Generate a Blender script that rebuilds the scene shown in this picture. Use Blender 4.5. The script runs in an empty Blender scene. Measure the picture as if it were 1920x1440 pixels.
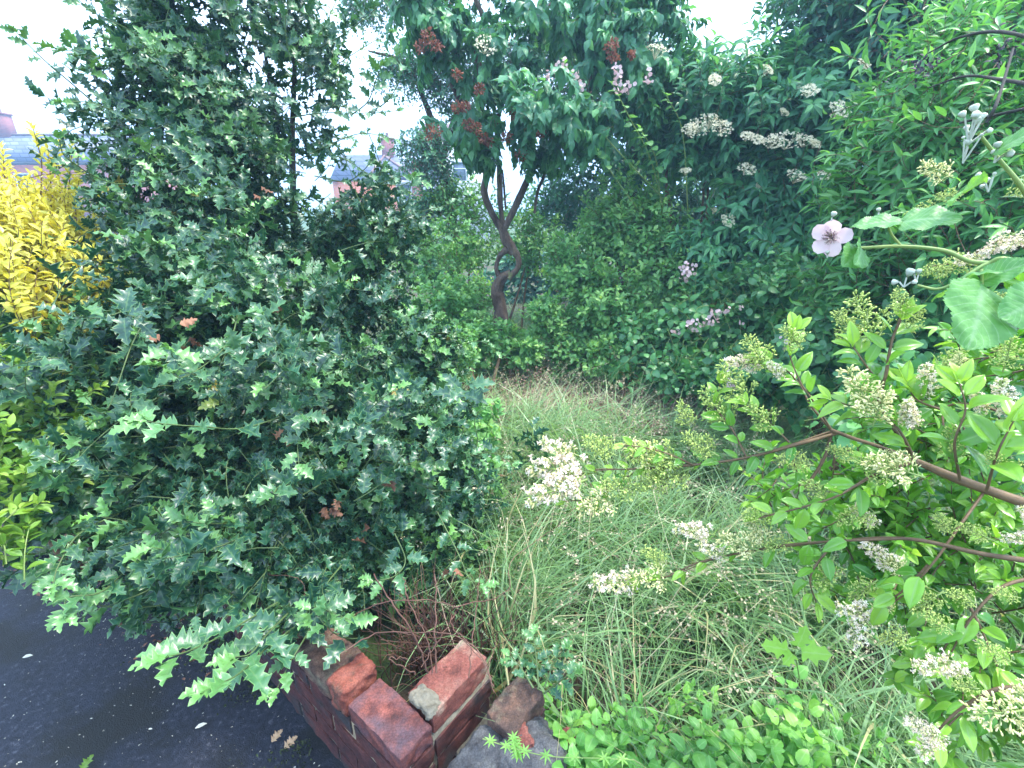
import bpy, math
import numpy as np
from mathutils import Vector

# ------------------------------------------------------------------ camera, sky, sun, exposure
sc = bpy.context.scene
C = sc.collection
F, PITCH, CAMZ = 880.0, math.radians(21.0), 1.62          # focal length in pixels of the 1920 px frame
cam = bpy.data.objects.new('camera', bpy.data.cameras.new('camera'))
C.objects.link(cam); sc.camera = cam
cam.location = (0, 0, CAMZ)
cam.rotation_euler = (math.radians(90) - PITCH, 0, 0)
cam.data.sensor_width = 36.0
cam.data.lens = F / 1920 * 36
cam.data.clip_start = 0.02
cam.data.clip_end = 2000

SUN_EL, SUN_AZ = math.radians(66), math.radians(85)       # azimuth from +Y towards +X
world = bpy.data.worlds.new('World'); sc.world = world; world.use_nodes = True
wn = world.node_tree; wn.nodes.clear()
sky = wn.nodes.new('ShaderNodeTexSky'); sky.sky_type = 'NISHITA'; sky.sun_disc = False
sky.sun_elevation = SUN_EL; sky.sun_rotation = SUN_AZ
sky.air_density = 1.0; sky.dust_density = 4.0; sky.ozone_density = 2.0
hs = wn.nodes.new('ShaderNodeHueSaturation'); hs.inputs['Saturation'].default_value = 0.30
mxw = wn.nodes.new('ShaderNodeMix'); mxw.data_type = 'RGBA'; mxw.inputs[0].default_value = 0.55
mxw.inputs[7].default_value = (7.2, 9.6, 13.8, 1)          # even cloud layer
bg = wn.nodes.new('ShaderNodeBackground'); bg.inputs['Strength'].default_value = 0.10
ow = wn.nodes.new('ShaderNodeOutputWorld')
wn.links.new(sky.outputs[0], hs.inputs['Color']); wn.links.new(hs.outputs[0], mxw.inputs[6])
wn.links.new(mxw.outputs[2], bg.inputs['Color']); wn.links.new(bg.outputs[0], ow.inputs['Surface'])

sl = bpy.data.lights.new('sun', 'SUN'); sl.energy = 1.5; sl.angle = math.radians(10); sl.color = (1, 0.95, 0.86)
so = bpy.data.objects.new('sun', sl); C.objects.link(so)
sd = Vector((math.sin(SUN_AZ) * math.cos(SUN_EL), math.cos(SUN_AZ) * math.cos(SUN_EL), math.sin(SUN_EL)))
so.rotation_euler = sd.to_track_quat('Z', 'Y').to_euler()

sc.view_settings.view_transform = 'Standard'; sc.view_settings.look = 'None'
sc.view_settings.gamma = 1.0; sc.view_settings.use_curve_mapping = False
sc.view_settings.exposure = 2.28
sc.render.engine = 'CYCLES'
sc.cycles.max_bounces = 6; sc.cycles.diffuse_bounces = 4; sc.cycles.glossy_bounces = 2
sc.cycles.transmission_bounces = 4; sc.cycles.transparent_max_bounces = 4
sc.cycles.use_denoising = True

# ------------------------------------------------------------------ helpers
rng = np.random.default_rng(7)
CAM = np.array([0, 0, CAMZ])
cp, sp = math.cos(PITCH), math.sin(PITCH)


def ray(px, py):
    x = (px - 960) / F; y = (720 - py) / F
    d = np.array([x, cp + y * sp, -sp + y * cp])
    return d


def P(px, py, r):                       # point at slant distance r
    d = ray(px, py); return CAM + d / np.linalg.norm(d) * r


def PY(px, py, Y):                      # point on the vertical plane y = Y
    d = ray(px, py); return CAM + d / d[1] * Y


def PZ(px, py, z):                      # point at height z
    d = ray(px, py); return CAM + d * ((z - CAMZ) / d[2])


def nrm(v):
    return v / np.maximum(np.linalg.norm(v, axis=-1, keepdims=True), 1e-9)


def rnd_unit(n):
    return nrm(rng.normal(size=(n, 3)))


_nd = rnd_unit(9); _np = rng.uniform(0, 6.28, 9); _nf = np.array([1, 1.1, .9, 1.9, 2.1, 2.3, 3.9, 4.2, 4.6]); _na = np.array([1, 1, 1, .6, .6, .6, .3, .3, .3])


def noise(p, f):                        # smooth 3D noise, about -1..1
    return (np.sin((p @ _nd.T) * f * _nf + _np) * _na).sum(-1) / 3.0


# ---- leaf templates: x across, y along the leaf (0..1), z the upper side
class T:
    def __init__(s, V, faces, attr):
        s.V = np.array(V, float); s.f = np.array([i for f in faces for i in f]); s.n = np.array([len(f) for f in faces]); s.a = np.array(attr, float)


def leaf(ts, ws, fold=.15, droop=.1, zs=None, fwd=None, cup=0):
    V, A, K = [], [], len(ts)
    for i, (t, w) in enumerate(zip(ts, ws)):
        z0 = -droop * t * t
        zw = 0 if zs is None else zs[i]; fy = 0 if fwd is None else fwd[i]
        V += [(-w, t + fy, z0 + fold * w * 2 + zw), (0, t, z0), (w, t + fy, z0 + fold * w * 2 - zw * .8)]
        A += [(1, t), (0, t), (1, t)]
    fs = []
    for i in range(K - 1):
        a = 3 * i; b = a + 3
        fs += [(a, a + 1, b + 1, b), (a + 1, a + 2, b + 2, b + 1)]
    return T(V, fs, A)


def leaf_fine(n, width, peak=.4, fold=.12, droop=.15, serr=0.0, cross=3, wave=0.0, heart=0.0, veins=0):
    """dense blade: n stations, 'cross' columns to each side"""
    V, A = [], []
    cols = list(range(-cross, cross + 1))
    for i in range(n):
        t = i / (n - 1)
        w = width * (t / peak) ** .75 * math.exp(.75 * (1 - t / peak)) if t > 0 else 0
        w *= (1 - t ** 6)
        if heart: w = width * math.sqrt(max(0, 1 - (1 - t / .3) ** 2)) if t < .3 else width * (1 - ((t - .3) / .7)) ** .9 * (1 + .25 * math.sin(math.pi * (t - .3) / .7))
        e = serr * (i % 2) * (1 if 0 < i < n - 1 else 0)
        for c in cols:
            s = c / cross
            x = s * w * (1 + (e / max(w, .05) if abs(c) == cross else 0))
            vv = -.034 * veins * abs(math.sin((t - abs(s) * .30) * math.pi * 9 + math.pi / 2)) ** .6 * (1 - abs(s) * .3)
            z = -droop * t * t + fold * abs(x) * 1.6 - .5 * fold * abs(s) ** 3 * width + wave * math.sin(t * 17 + s * 2) * abs(s) * width + vv * .35
            y = t - heart * abs(s) * max(0, .22 - t) * 1.5
            V.append((x, y, z)); A.append((abs(s), t))
    m = len(cols); fs = []
    for i in range(n - 1):
        for j in range(m - 1):
            a = i * m + j; fs.append((a, a + 1, a + m + 1, a + m))
    return T(V, fs, A)


def holly_t(seed):
    r = np.random.default_rng(seed)
    ts = [0, .05, .10, .19, .27, .37, .45, .55, .63, .73, .80, .88, 1.0]
    ws = [.012, .09, .14, .29, .16, .34, .17, .33, .14, .27, .09, .12, 0]
    ws = [w * r.uniform(.85, 1.12) for w in ws]
    zs = [0, 0, 0, .13, -.03, -.12, .03, .14, -.03, -.11, .02, .05, 0]
    zs = [z * r.uniform(.5, 1.25) * (1 if seed % 2 else -1) for z in zs]
    fw = [0, 0, 0, .05, -.01, .05, -.01, .05, -.01, .05, 0, 0, 0]
    return leaf(ts, ws, fold=r.uniform(.12, .4), droop=r.uniform(-.05, .3), zs=zs, fwd=fw)


HOLLY = [holly_t(i) for i in range(8)]
OVAL = [leaf([0, .08, .25, .5, .75, .92, 1], [.01, .08, .20, .25, .19, .08, 0], fold=f, droop=d) for f, d in ((.15, .1), (.35, .25), (.25, .4), (.5, -.1))]
OVALF = [leaf_fine(9, w, .42, f, d) for w, f, d in ((.24, .35, .2), (.26, .55, .4), (.22, .25, .05), (.25, .6, -.15))]
LANCE = [leaf([0, .1, .3, .55, .8, 1], [.01, .07, .13, .12, .06, 0], fold=f, droop=d) for f, d in ((.2, .15), (.4, .35), (.3, .5), (.3, 0))]
ELDER = [leaf([0, .1, .3, .55, .8, 1], [.02, .12, .2, .18, .09, 0], fold=f, droop=d) for f, d in ((.2, .15), (.35, .35), (.3, .5))]
HEART = [leaf_fine(8, w, .3, f, d, cross=2, heart=1, wave=.12) for w, f, d in ((.36, .25, .3), (.33, .5, .5), (.38, .15, .2), (.3, .7, .35))]
SMALL = [leaf([0, .35, .7, 1], [.02, .27, .24, 0], fold=f, droop=d) for f, d in ((.2, .1), (.4, .3), (.1, .2))]
BRAM = [leaf_fine(23, w, .42, f, d, serr=.025, cross=4, wave=.1, veins=1) for w, f, d in ((.34, .2, .2), (.37, .1, .35), (.33, .35, .1))]
BRAMS = [leaf_fine(9, w, .42, f, d, serr=.02, cross=1, wave=.1) for w, f, d in ((.34, .2, .2), (.37, .1, .35))]


def lobed():
    ts = [0, .03, .12, .22, .32, .42, .55, .65, .75, .88, 1]
    ws = [.02, .2, .36, .18, .3, .46, .22, .2, .26, .1, 0]
    return leaf(ts, ws, fold=.1, droop=.15, fwd=[0, -.05, -.08, 0, .04, .08, 0, .0, .05, 0, 0], zs=[0, .03, -.02, .02, -.03, .04, 0, .02, -.02, 0, 0])


LOBED = [lobed()]
# petals / buds
def flower(n, w, l, cup):
    V, fs, A = [(0, 0, 0)], [], [(0, 0)]
    jr = np.random.default_rng(3)
    for k in range(n):
        a = 2 * math.pi * k / n + jr.normal(0, .09); idx = []; lk = l * jr.uniform(.85, 1.12); ck = jr.uniform(.2, 2.0)
        for q in range(9):
            th = math.radians(-150 + q * 37.5); u = lk * (.56 + .44 * math.cos(th)) * (1 + jr.normal(0, .035)); v = w * l * math.sin(th) * 1.05
            z = ck * cup * u / l * (1.1 - .5 * u / l) + .07 * l * math.cos(3 * th + k)
            idx.append(len(V)); V.append((u * math.cos(a) - v * math.sin(a), u * math.sin(a) + v * math.cos(a), z)); A.append((u / l, 0))
        mi = len(V); V.append((.6 * l * math.cos(a), .6 * l * math.sin(a), cup * .25)); A.append((.5, 0))
        fs += [(mi, idx[q], idx[q + 1]) for q in range(8)] + [(mi, 0, idx[0]), (mi, idx[8], 0)]
    return T(V, fs, A)


def tiny(n, w, l):
    V, fs, A = [(0, 0, 0)], [], [(0, 0)]
    for k in range(n):
        a = 2 * math.pi * k / n
        for (rr, da, z) in ((l * .9, -w, .05), (l, w, .05)): V.append((rr * math.cos(a + da), rr * math.sin(a + da), z)); A.append((rr / l, 0))
        b = 1 + 2 * k; fs.append((0, b, b + 1))
    return T(V, fs, A)


def budt(w=.16, tip=.4):
    V, A, fs = [(0, 0, 0)], [(0, 0)], []
    for t, q in ((.3, .6), (.7, 1), (.92, .7)):
        for k in range(5):
            a = k * 2 * math.pi / 5; V.append((w * q * math.cos(a), t, w * q * math.sin(a))); A.append((q, t))
    V.append((0, 1, 0)); A.append((0, 1))
    for k in range(5):
        k2 = (k + 1) % 5
        fs += [(0, 1 + k, 1 + k2), (1 + k, 6 + k, 6 + k2, 1 + k2), (6 + k, 11 + k, 11 + k2, 6 + k2), (11 + k, 16, 11 + k2)]
    return T(V, fs, A)


def florett():                          # privet floret: a tube with four curled petals, along +y
    V = [(0, 0, 0)]; A = [(0, 0)]; fs = []
    for t, q in ((.55, .07), (.6, .09)):
        for k in range(4):
            a = k * math.pi / 2 + .785; V.append((q * math.cos(a), t, q * math.sin(a))); A.append((0, t))
    for k in range(4):
        k2 = (k + 1) % 4; fs += [(0, 1 + k, 1 + k2), (1 + k, 5 + k, 5 + k2, 1 + k2)]
    for k in range(4):
        a = k * math.pi / 2 + .785; c, s = math.cos(a), math.sin(a); tx, tz = -s, c; b = len(V)
        for rr, ww, t in ((.08, .06, .6), (.25, .11, .80), (.38, .02, .70)):
            V += [(rr * c - ww * tx, t, rr * s - ww * tz), (rr * c + ww * tx, t, rr * s + ww * tz)]; A += [(1, t)] * 2
        fs += [(b, b + 1, b + 3, b + 2), (b + 2, b + 3, b + 5, b + 4)]
    return T(V, fs, A)


FLOWER5 = flower(5, .5, .5, .12); TINY = tiny(5, .42, .5); BUD = budt(); FLORET = florett()
CRUMB = T([(-.3, 0, 0), (.25, .1, .15), (.1, .6, -.1), (-.2, 1, .2), (.35, .75, .1)], [(0, 1, 2), (2, 1, 4), (0, 2, 3), (2, 4, 3)], [(1, 0)] * 5)


class MB:                               # collects geometry for ONE mesh object
    def __init__(s): s.V, s.L, s.N, s.A, s.nv, s.M = [], [], [], [], 0, []

    def raw(s, V, f, n, A=None, mat=0):
        V = np.asarray(V, float).reshape(-1, 3)
        s.V.append(V); s.L.append(np.asarray(f).ravel() + s.nv); s.N.append(np.asarray(n)); s.nv += len(V)
        s.A.append(np.zeros((len(V), 4)) if A is None else A); s.M.append(np.full(len(n), mat))

    def inst(s, ts, pos, ax, nr, sc_, rnd=None, young=None, wid=1.0, mat=0):
        N = len(pos)
        if N == 0: return
        ax = nrm(ax); x = nrm(np.cross(ax, nr)); z = np.cross(x, ax)
        sc_ = np.broadcast_to(sc_, (N,)); wid = np.broadcast_to(wid, (N,))
        if rnd is None: rnd = rng.random(N)
        if young is None: young = np.zeros(N)
        which = rng.integers(0, len(ts), N)
        for k, t in enumerate(ts):
            m = which == k; n = int(m.sum())
            if not n: continue
            S = sc_[m][:, None, None]; W = wid[m][:, None, None]
            V = pos[m][:, None] + S * (t.V[None, :, 0:1] * W * x[m][:, None] + t.V[None, :, 1:2] * ax[m][:, None] + t.V[None, :, 2:3] * z[m][:, None])
            f = t.f[None] + (np.arange(n) * len(t.V))[:, None]
            A = np.zeros((n, len(t.V), 4)); A[..., 0] = rnd[m][:, None]; A[..., 1:3] = t.a[None]; A[..., 3] = young[m][:, None]
            s.raw(V.reshape(-1, 3), f, np.tile(t.n, n), A.reshape(-1, 4), mat)

    def tubes(s, Q, r0, r1, sides=5, rnd=None, mat=0):
        """Q (N,K,3) polylines; radii taper r0 -> r1 (scalars or (N,))"""
        Q = np.asarray(Q, float)
        if Q.ndim == 2: Q = Q[None]
        N, K, _ = Q.shape
        if N == 0: return
        tg = nrm(np.gradient(Q, axis=1)); ref = np.zeros_like(tg); ref[..., 0] = 1; ref[..., 2] = .3
        a = nrm(np.cross(tg, ref)); b = np.cross(tg, a)
        r0 = np.broadcast_to(r0, (N,)); r1 = np.broadcast_to(r1, (N,)); tt = np.linspace(0, 1, K)
        R = r0[:, None] * (1 - tt) + r1[:, None] * tt
        th = np.arange(sides) * 2 * np.pi / sides
        V = Q[:, :, None] + R[:, :, None, None] * (np.cos(th)[None, None, :, None] * a[:, :, None] + np.sin(th)[None, None, :, None] * b[:, :, None])
        i = np.arange(K - 1)[:, None]; j = np.arange(sides)[None]; j2 = (j + 1) % sides
        f = np.stack([i * sides + j, i * sides + j2, (i + 1) * sides + j2, (i + 1) * sides + j], -1).reshape(-1, 4)
        f = f[None] + (np.arange(N) * K * sides)[:, None, None]
        A = np.zeros((N, K, sides, 4)); A[..., 0] = (rng.random(N) if rnd is None else np.broadcast_to(rnd, (N,)))[:, None, None]; A[..., 2] = tt[None, :, None]
        s.raw(V.reshape(-1, 3), f, np.full(N * (K - 1) * sides, 4), A.reshape(-1, 4), mat)

    def limb(s, pts, radii, sides=10, bump=.08):
        pts = np.asarray(pts, float); K = len(pts) * 6
        t = np.linspace(0, len(pts) - 1, K); Q = np.stack([smooth(pts[:, c], t) for c in range(3)], -1)
        rr = np.interp(t, np.arange(len(pts)), radii)
        tg = nrm(np.gradient(Q, axis=0)); ref = np.array([1, 0, .3]); a = nrm(np.cross(tg, ref)); b = np.cross(tg, a)
        th = np.arange(sides) * 2 * np.pi / sides
        dirs = np.cos(th)[None, :, None] * a[:, None] + np.sin(th)[None, :, None] * b[:, None]
        V = Q[:, None] + rr[:, None, None] * dirs
        V = V + dirs * (rr[:, None, None] * bump * (noise(V, 18.0)[..., None] + .7 * noise(V, 47.0)[..., None]))
        i = np.arange(K - 1)[:, None]; j = np.arange(sides)[None]; j2 = (j + 1) % sides
        f = np.stack([i * sides + j, i * sides + j2, (i + 1) * sides + j2, (i + 1) * sides + j], -1).reshape(-1, 4)
        s.raw(V.reshape(-1, 3), f, np.full(len(f), 4))

    def box(s, c, d, ang=0, mat=0, ux=None, uy=None):
        """box centre c, full size d, rotated ang about z (or explicit axes)"""
        ux = np.array([math.cos(ang), math.sin(ang), 0]) if ux is None else ux
        uy = np.array([-math.sin(ang), math.cos(ang), 0]) if uy is None else uy
        uz = np.array([0, 0, 1.])
        V = [np.asarray(c) + (i * d[0] * ux + j * d[1] * uy + k * d[2] * uz) / 2 for i in (-1, 1) for j in (-1, 1) for k in (-1, 1)]
        f = [(0, 1, 3, 2), (4, 6, 7, 5), (0, 4, 5, 1), (2, 3, 7, 6), (0, 2, 6, 4), (1, 5, 7, 3)]
        s.raw(V, np.array(f), np.full(6, 4), mat=mat)

    def poly(s, V, faces, mat=0):
        s.raw(V, np.array([i for f in faces for i in f]), np.array([len(f) for f in faces]), mat=mat)

    def build(s, name, mat, parent=None, smooth=True, origin=None):
        me = bpy.data.meshes.new(name)
        V = np.concatenate(s.V); L = np.concatenate(s.L).astype(np.int32); N = np.concatenate(s.N).astype(np.int32); A = np.concatenate(s.A)
        if origin is None and parent is None: origin = np.array([V[:, 0].mean(), V[:, 1].mean(), V[:, 2].min()])
        loc = np.zeros(3) if origin is None else np.asarray(origin, float)
        if parent is not None: loc = np.asarray(parent.location) if origin is None else loc
        me.vertices.add(len(V)); me.vertices.foreach_set('co', (V - loc).astype(np.float32).ravel())
        me.loops.add(len(L)); me.loops.foreach_set('vertex_index', L)
        me.polygons.add(len(N)); me.polygons.foreach_set('loop_start', (np.cumsum(N) - N).astype(np.int32))
        me.update(calc_edges=True)
        at = me.attributes.new('lf', 'FLOAT_COLOR', 'POINT'); at.data.foreach_set('color', A.astype(np.float32).ravel())
        if smooth: me.polygons.foreach_set('use_smooth', np.ones(len(N), bool))
        for m in (mat if isinstance(mat, (list, tuple)) else [mat]): me.materials.append(m)
        me.polygons.foreach_set('material_index', np.concatenate(s.M).astype(np.int32))
        o = bpy.data.objects.new(name, me); C.objects.link(o)
        if parent is not None: o.parent = parent; o.location = Vector(loc) - parent.location
        else: o.location = loc
        return o


def smooth(y, t):                       # Catmull-Rom through the points
    y = np.concatenate([[2 * y[0] - y[1]], y, [2 * y[-1] - y[-2]]]); i = np.clip(t.astype(int), 0, len(y) - 4); u = t - i
    a, b, c, d = y[i], y[i + 1], y[i + 2], y[i + 3]
    return .5 * (2 * b + (c - a) * u + (2 * a - 5 * b + 4 * c - d) * u * u + (3 * b - a - 3 * c + d) * u ** 3)


def tag(o, label, cat, group=None, kind=None):
    if label: o['label'] = label
    if cat: o['category'] = cat
    if group: o['group'] = group
    if kind: o['kind'] = kind
    return o


def thing(name, label, cat, loc=(0, 0, 0), group=None):
    o = bpy.data.objects.new(name, None); C.objects.link(o); o.location = Vector([float(v) for v in loc]); o.empty_display_size = .1
    return tag(o, label, cat, group)


# ------------------------------------------------------------------ materials
def newmat(name):
    m = bpy.data.materials.new(name); m.use_nodes = True; nt = m.node_tree; nt.nodes.clear()
    o = nt.nodes.new('ShaderNodeOutputMaterial'); return m, nt, o


def nd(nt, t, **kw):
    n = nt.nodes.new(t)
    for k, v in kw.items():
        if k.startswith('i_'):
            n.inputs[int(k[2:]) if k[2:].isdigit() else k[2:].replace('_', ' ')].default_value = v
        else: setattr(n, k, v)
    return n


def mixc(nt, fac, a, b):
    m = nd(nt, 'ShaderNodeMix', data_type='RGBA')
    for s, v in ((0, fac), (6, a), (7, b)):
        if isinstance(v, (tuple, list)): m.inputs[s].default_value = (*v, 1) if len(v) == 3 else v
        elif isinstance(v, (int, float)): m.inputs[s].default_value = v
        else: nt.links.new(v, m.inputs[s])
    return m.outputs[2]


def ramp(nt, src, stops):
    r = nd(nt, 'ShaderNodeValToRGB'); e = r.color_ramp.elements
    while len(e) < len(stops): e.new(.5)
    for k, (p, c) in enumerate(stops): e[k].position = p; e[k].color = (*c, 1) if len(c) == 3 else c
    nt.links.new(src, r.inputs[0]); return r.outputs[0]


def leafmat(name, ca, cb, young=None, margin=None, vein=None, rough=.4, spec=.5, trans=.3, coat=0.0, tcol=None, bump=0.0, old=None, lat=0):
    m, nt, out = newmat(name)
    at = nd(nt, 'ShaderNodeAttribute', attribute_name='lf'); sep = nd(nt, 'ShaderNodeSeparateColor'); nt.links.new(at.outputs['Color'], sep.inputs[0])
    rnd, acr, alo, yg = sep.outputs[0], sep.outputs[1], sep.outputs[2], at.outputs['Alpha']
    col = ramp(nt, rnd, [(0, ca), (1, cb)] if not old else [(0, old), (.03, old), (.035, ca), (1, cb)])
    if young: col = mixc(nt, yg, col, young)
    geo = nd(nt, 'ShaderNodeNewGeometry'); nz = nd(nt, 'ShaderNodeTexNoise', i_Scale=60.0); nt.links.new(geo.outputs['Position'], nz.inputs['Vector'])
    mott = nd(nt, 'ShaderNodeMapRange', i_3=.82, i_4=1.2); nt.links.new(nz.outputs[0], mott.inputs[0])
    mul = nd(nt, 'ShaderNodeVectorMath', operation='SCALE'); nt.links.new(col, mul.inputs[0]); nt.links.new(mott.outputs[0], mul.inputs['Scale']); col = mul.outputs[0]
    if margin:
        r = nd(nt, 'ShaderNodeMapRange', i_1=.80, i_2=1.0, i_3=0.0, i_4=.75); nt.links.new(acr, r.inputs[0]); col = mixc(nt, r.outputs[0], col, margin)
    if vein:
        r = nd(nt, 'ShaderNodeMapRange', i_1=.02, i_2=.16, i_3=.6, i_4=0.0); nt.links.new(acr, r.inputs[0]); col = mixc(nt, r.outputs[0], col, vein)
    if lat:
        m1 = nd(nt, 'ShaderNodeMath', operation='MULTIPLY_ADD', i_1=-.30); nt.links.new(acr, m1.inputs[0]); nt.links.new(alo, m1.inputs[2])
        m2 = nd(nt, 'ShaderNodeMath', operation='PINGPONG', i_1=.5 / lat); nt.links.new(m1.outputs[0], m2.inputs[0])
        r = nd(nt, 'ShaderNodeMapRange', i_1=.0, i_2=.09 / lat, i_3=.65, i_4=0.0); nt.links.new(m2.outputs[0], r.inputs[0]); col = mixc(nt, r.outputs[0], col, vein)
    b = nd(nt, 'ShaderNodeBsdfPrincipled', i_Roughness=rough); b.inputs['Specular IOR Level'].default_value = spec
    b.inputs['Coat Weight'].default_value = coat; b.inputs['Coat Roughness'].default_value = .22
    nt.links.new(col, b.inputs['Base Color'])
    if bump:
        n2 = nd(nt, 'ShaderNodeTexNoise', i_Scale=110.0); nt.links.new(geo.outputs['Position'], n2.inputs['Vector'])
        bp = nd(nt, 'ShaderNodeBump', i_Strength=bump, i_Distance=.004); nt.links.new(n2.outputs[0], bp.inputs['Height']); nt.links.new(bp.outputs[0], b.inputs['Normal'])
    if trans:
        t = nd(nt, 'ShaderNodeBsdfTranslucent'); tc = nd(nt, 'ShaderNodeMix', data_type='RGBA', blend_type='MULTIPLY'); tc.inputs[0].default_value = 1
        nt.links.new(col, tc.inputs[6]); tc.inputs[7].default_value = (*(tcol or (1.5, 1.5, .7)), 1); tc.clamp_result = False
        nt.links.new(tc.outputs[2], t.inputs[0])
        mx = nd(nt, 'ShaderNodeMixShader', i_0=trans); nt.links.new(b.outputs[0], mx.inputs[1]); nt.links.new(t.outputs[0], mx.inputs[2]); nt.links.new(mx.outputs[0], out.inputs[0])
    else: nt.links.new(b.outputs[0], out.inputs[0])
    return m


def noisemat(name, stops, scale=8, rough=.8, detail=6, bump=.4, bdist=.01, spec=.3, scale2=None, mix2=None, stretch=None):
    m, nt, out = newmat(name)
    tc = nd(nt, 'ShaderNodeTexCoord'); vec = tc.outputs['Object']
    if stretch:
        mp = nd(nt, 'ShaderNodeMapping'); mp.inputs['Scale'].default_value = stretch; nt.links.new(vec, mp.inputs[0]); vec = mp.outputs[0]
    n = nd(nt, 'ShaderNodeTexNoise', i_Scale=scale, i_Detail=detail, i_Roughness=.65); nt.links.new(vec, n.inputs['Vector'])
    col = ramp(nt, n.outputs[0], stops)
    if mix2:
        n2 = nd(nt, 'ShaderNodeTexNoise', i_Scale=scale2, i_Detail=4.0); nt.links.new(vec, n2.inputs['Vector'])
        f = ramp(nt, n2.outputs[0], [(mix2[1], (0, 0, 0)), (mix2[2], (1, 1, 1))]); col = mixc(nt, f, col, mix2[0])
        n4 = nd(nt, 'ShaderNodeTexNoise', i_Scale=scale * 14, i_Detail=3.0); nt.links.new(vec, n4.inputs['Vector'])
        g4 = nd(nt, 'ShaderNodeMapRange', i_1=.35, i_2=.7, i_3=.72, i_4=1.3); nt.links.new(n4.outputs[0], g4.inputs[0])
        sc4 = nd(nt, 'ShaderNodeVectorMath', operation='SCALE'); nt.links.new(col, sc4.inputs[0]); nt.links.new(g4.outputs[0], sc4.inputs['Scale']); col = sc4.outputs[0]
    b = nd(nt, 'ShaderNodeBsdfPrincipled', i_Roughness=rough); b.inputs['Specular IOR Level'].default_value = spec; nt.links.new(col, b.inputs['Base Color'])
    if bump:
        n3 = nd(nt, 'ShaderNodeTexNoise', i_Scale=scale * 5, i_Detail=8.0, i_Roughness=.7); nt.links.new(vec, n3.inputs['Vector'])
        bp = nd(nt, 'ShaderNodeBump', i_Strength=bump, i_Distance=bdist); nt.links.new(n3.outputs[0], bp.inputs['Height']); nt.links.new(bp.outputs[0], b.inputs['Normal'])
    nt.links.new(b.outputs[0], out.inputs[0]); return m


def brickmat(name, c1, c2, mortar, bw, bh, ms, rough=.85, sq=.5):
    m, nt, out = newmat(name); tc = nd(nt, 'ShaderNodeTexCoord')
    sp_ = nd(nt, 'ShaderNodeSeparateXYZ'); nt.links.new(tc.outputs['Object'], sp_.inputs[0])
    ad = nd(nt, 'ShaderNodeMath', operation='ADD'); nt.links.new(sp_.outputs[0], ad.inputs[0]); nt.links.new(sp_.outputs[1], ad.inputs[1])
    cb = nd(nt, 'ShaderNodeCombineXYZ'); nt.links.new(ad.outputs[0], cb.inputs[0]); nt.links.new(sp_.outputs[2], cb.inputs[1])
    br = nd(nt, 'ShaderNodeTexBrick', i_Scale=1.0); br.offset = .5
    br.inputs['Color1'].default_value = (*c1, 1); br.inputs['Color2'].default_value = (*c2, 1); br.inputs['Mortar'].default_value = (*mortar, 1)
    br.inputs['Mortar Size'].default_value = ms; br.inputs['Brick Width'].default_value = bw; br.inputs['Row Height'].default_value = bh
    nt.links.new(cb.outputs[0], br.inputs['Vector'])
    nz = nd(nt, 'ShaderNodeTexNoise', i_Scale=.7, i_Detail=5.0); nt.links.new(tc.outputs['Object'], nz.inputs['Vector'])
    mr = nd(nt, 'ShaderNodeMapRange', i_3=.75, i_4=1.25); nt.links.new(nz.outputs[0], mr.inputs[0])
    mu = nd(nt, 'ShaderNodeVectorMath', operation='SCALE'); nt.links.new(br.outputs[0], mu.inputs[0]); nt.links.new(mr.outputs[0], mu.inputs['Scale'])
    b = nd(nt, 'ShaderNodeBsdfPrincipled', i_Roughness=rough); nt.links.new(mu.outputs[0], b.inputs['Base Color']); nt.links.new(b.outputs[0], out.inputs[0]); return m


def plain(name, c, rough=.6, spec=.4, metal=0):
    return noisemat(name, [(.3, tuple(v * .85 for v in c)), (.7, c)], scale=5, rough=rough, bump=0, spec=spec)


M = {}
M['holly'] = leafmat('holly leaf', (.007, .046, .030), (.028, .112, .052), young=(.17, .38, .08), margin=(.20, .36, .12), vein=(.10, .20, .07), rough=.38, spec=.5, trans=.14, coat=.16, bump=.25, old=(.30, .22, .03))
M['hollystem'] = noisemat('holly twig', [(.3, (.05, .09, .03)), (.7, (.10, .15, .05))], 20, .5, bump=.1)
M['hollybark'] = noisemat('holly bark', [(.3, (.025, .025, .02)), (.7, (.075, .065, .05))], 15, .8, bump=.5)
M['gold'] = leafmat('golden leaf', (.50, .47, .05), (.76, .74, .13), young=(.82, .81, .24), rough=.45, trans=.4, tcol=(1.2, 1.05, .5))
M['lime'] = leafmat('lime leaf', (.10, .24, .035), (.24, .40, .06), young=(.36, .50, .09), vein=(.3, .42, .12), rough=.42, trans=.35)
M['lilac'] = leafmat('lilac leaf', (.030, .125, .08), (.10, .29, .14), young=(.17, .42, .15), vein=(.12, .25, .12), rough=.42, spec=.45, trans=.35)
M['hedge'] = leafmat('hedge leaf', (.06, .22, .07), (.22, .46, .13), young=(.40, .62, .18), rough=.5, trans=.35)
M['dark'] = leafmat('dark leaf', (.028, .115, .085), (.085, .25, .14), young=(.14, .36, .15), rough=.45, trans=.25)
M['elder'] = leafmat('elder leaf', (.034, .155, .085), (.11, .33, .14), young=(.20, .48, .16), vein=(.08, .2, .09), rough=.42, spec=.45, trans=.3)
M['lance'] = leafmat('willowy leaf', (.04, .17, .06), (.13, .36, .10), young=(.24, .50, .10), vein=(.12, .28, .09), rough=.4, trans=.38)
M['privet'] = leafmat('privet leaf', (.05, .20, .018), (.19, .41, .045), young=(.38, .59, .08), vein=(.22, .38, .12), rough=.28, spec=.5, trans=.35, coat=.2, old=(.55, .48, .05))
M['bramble'] = leafmat('bramble leaf', (.045, .17, .055), (.10, .29, .085), young=(.2, .42, .09), vein=(.24, .40, .2), rough=.48, trans=.35, bump=.5, lat=9)
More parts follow.
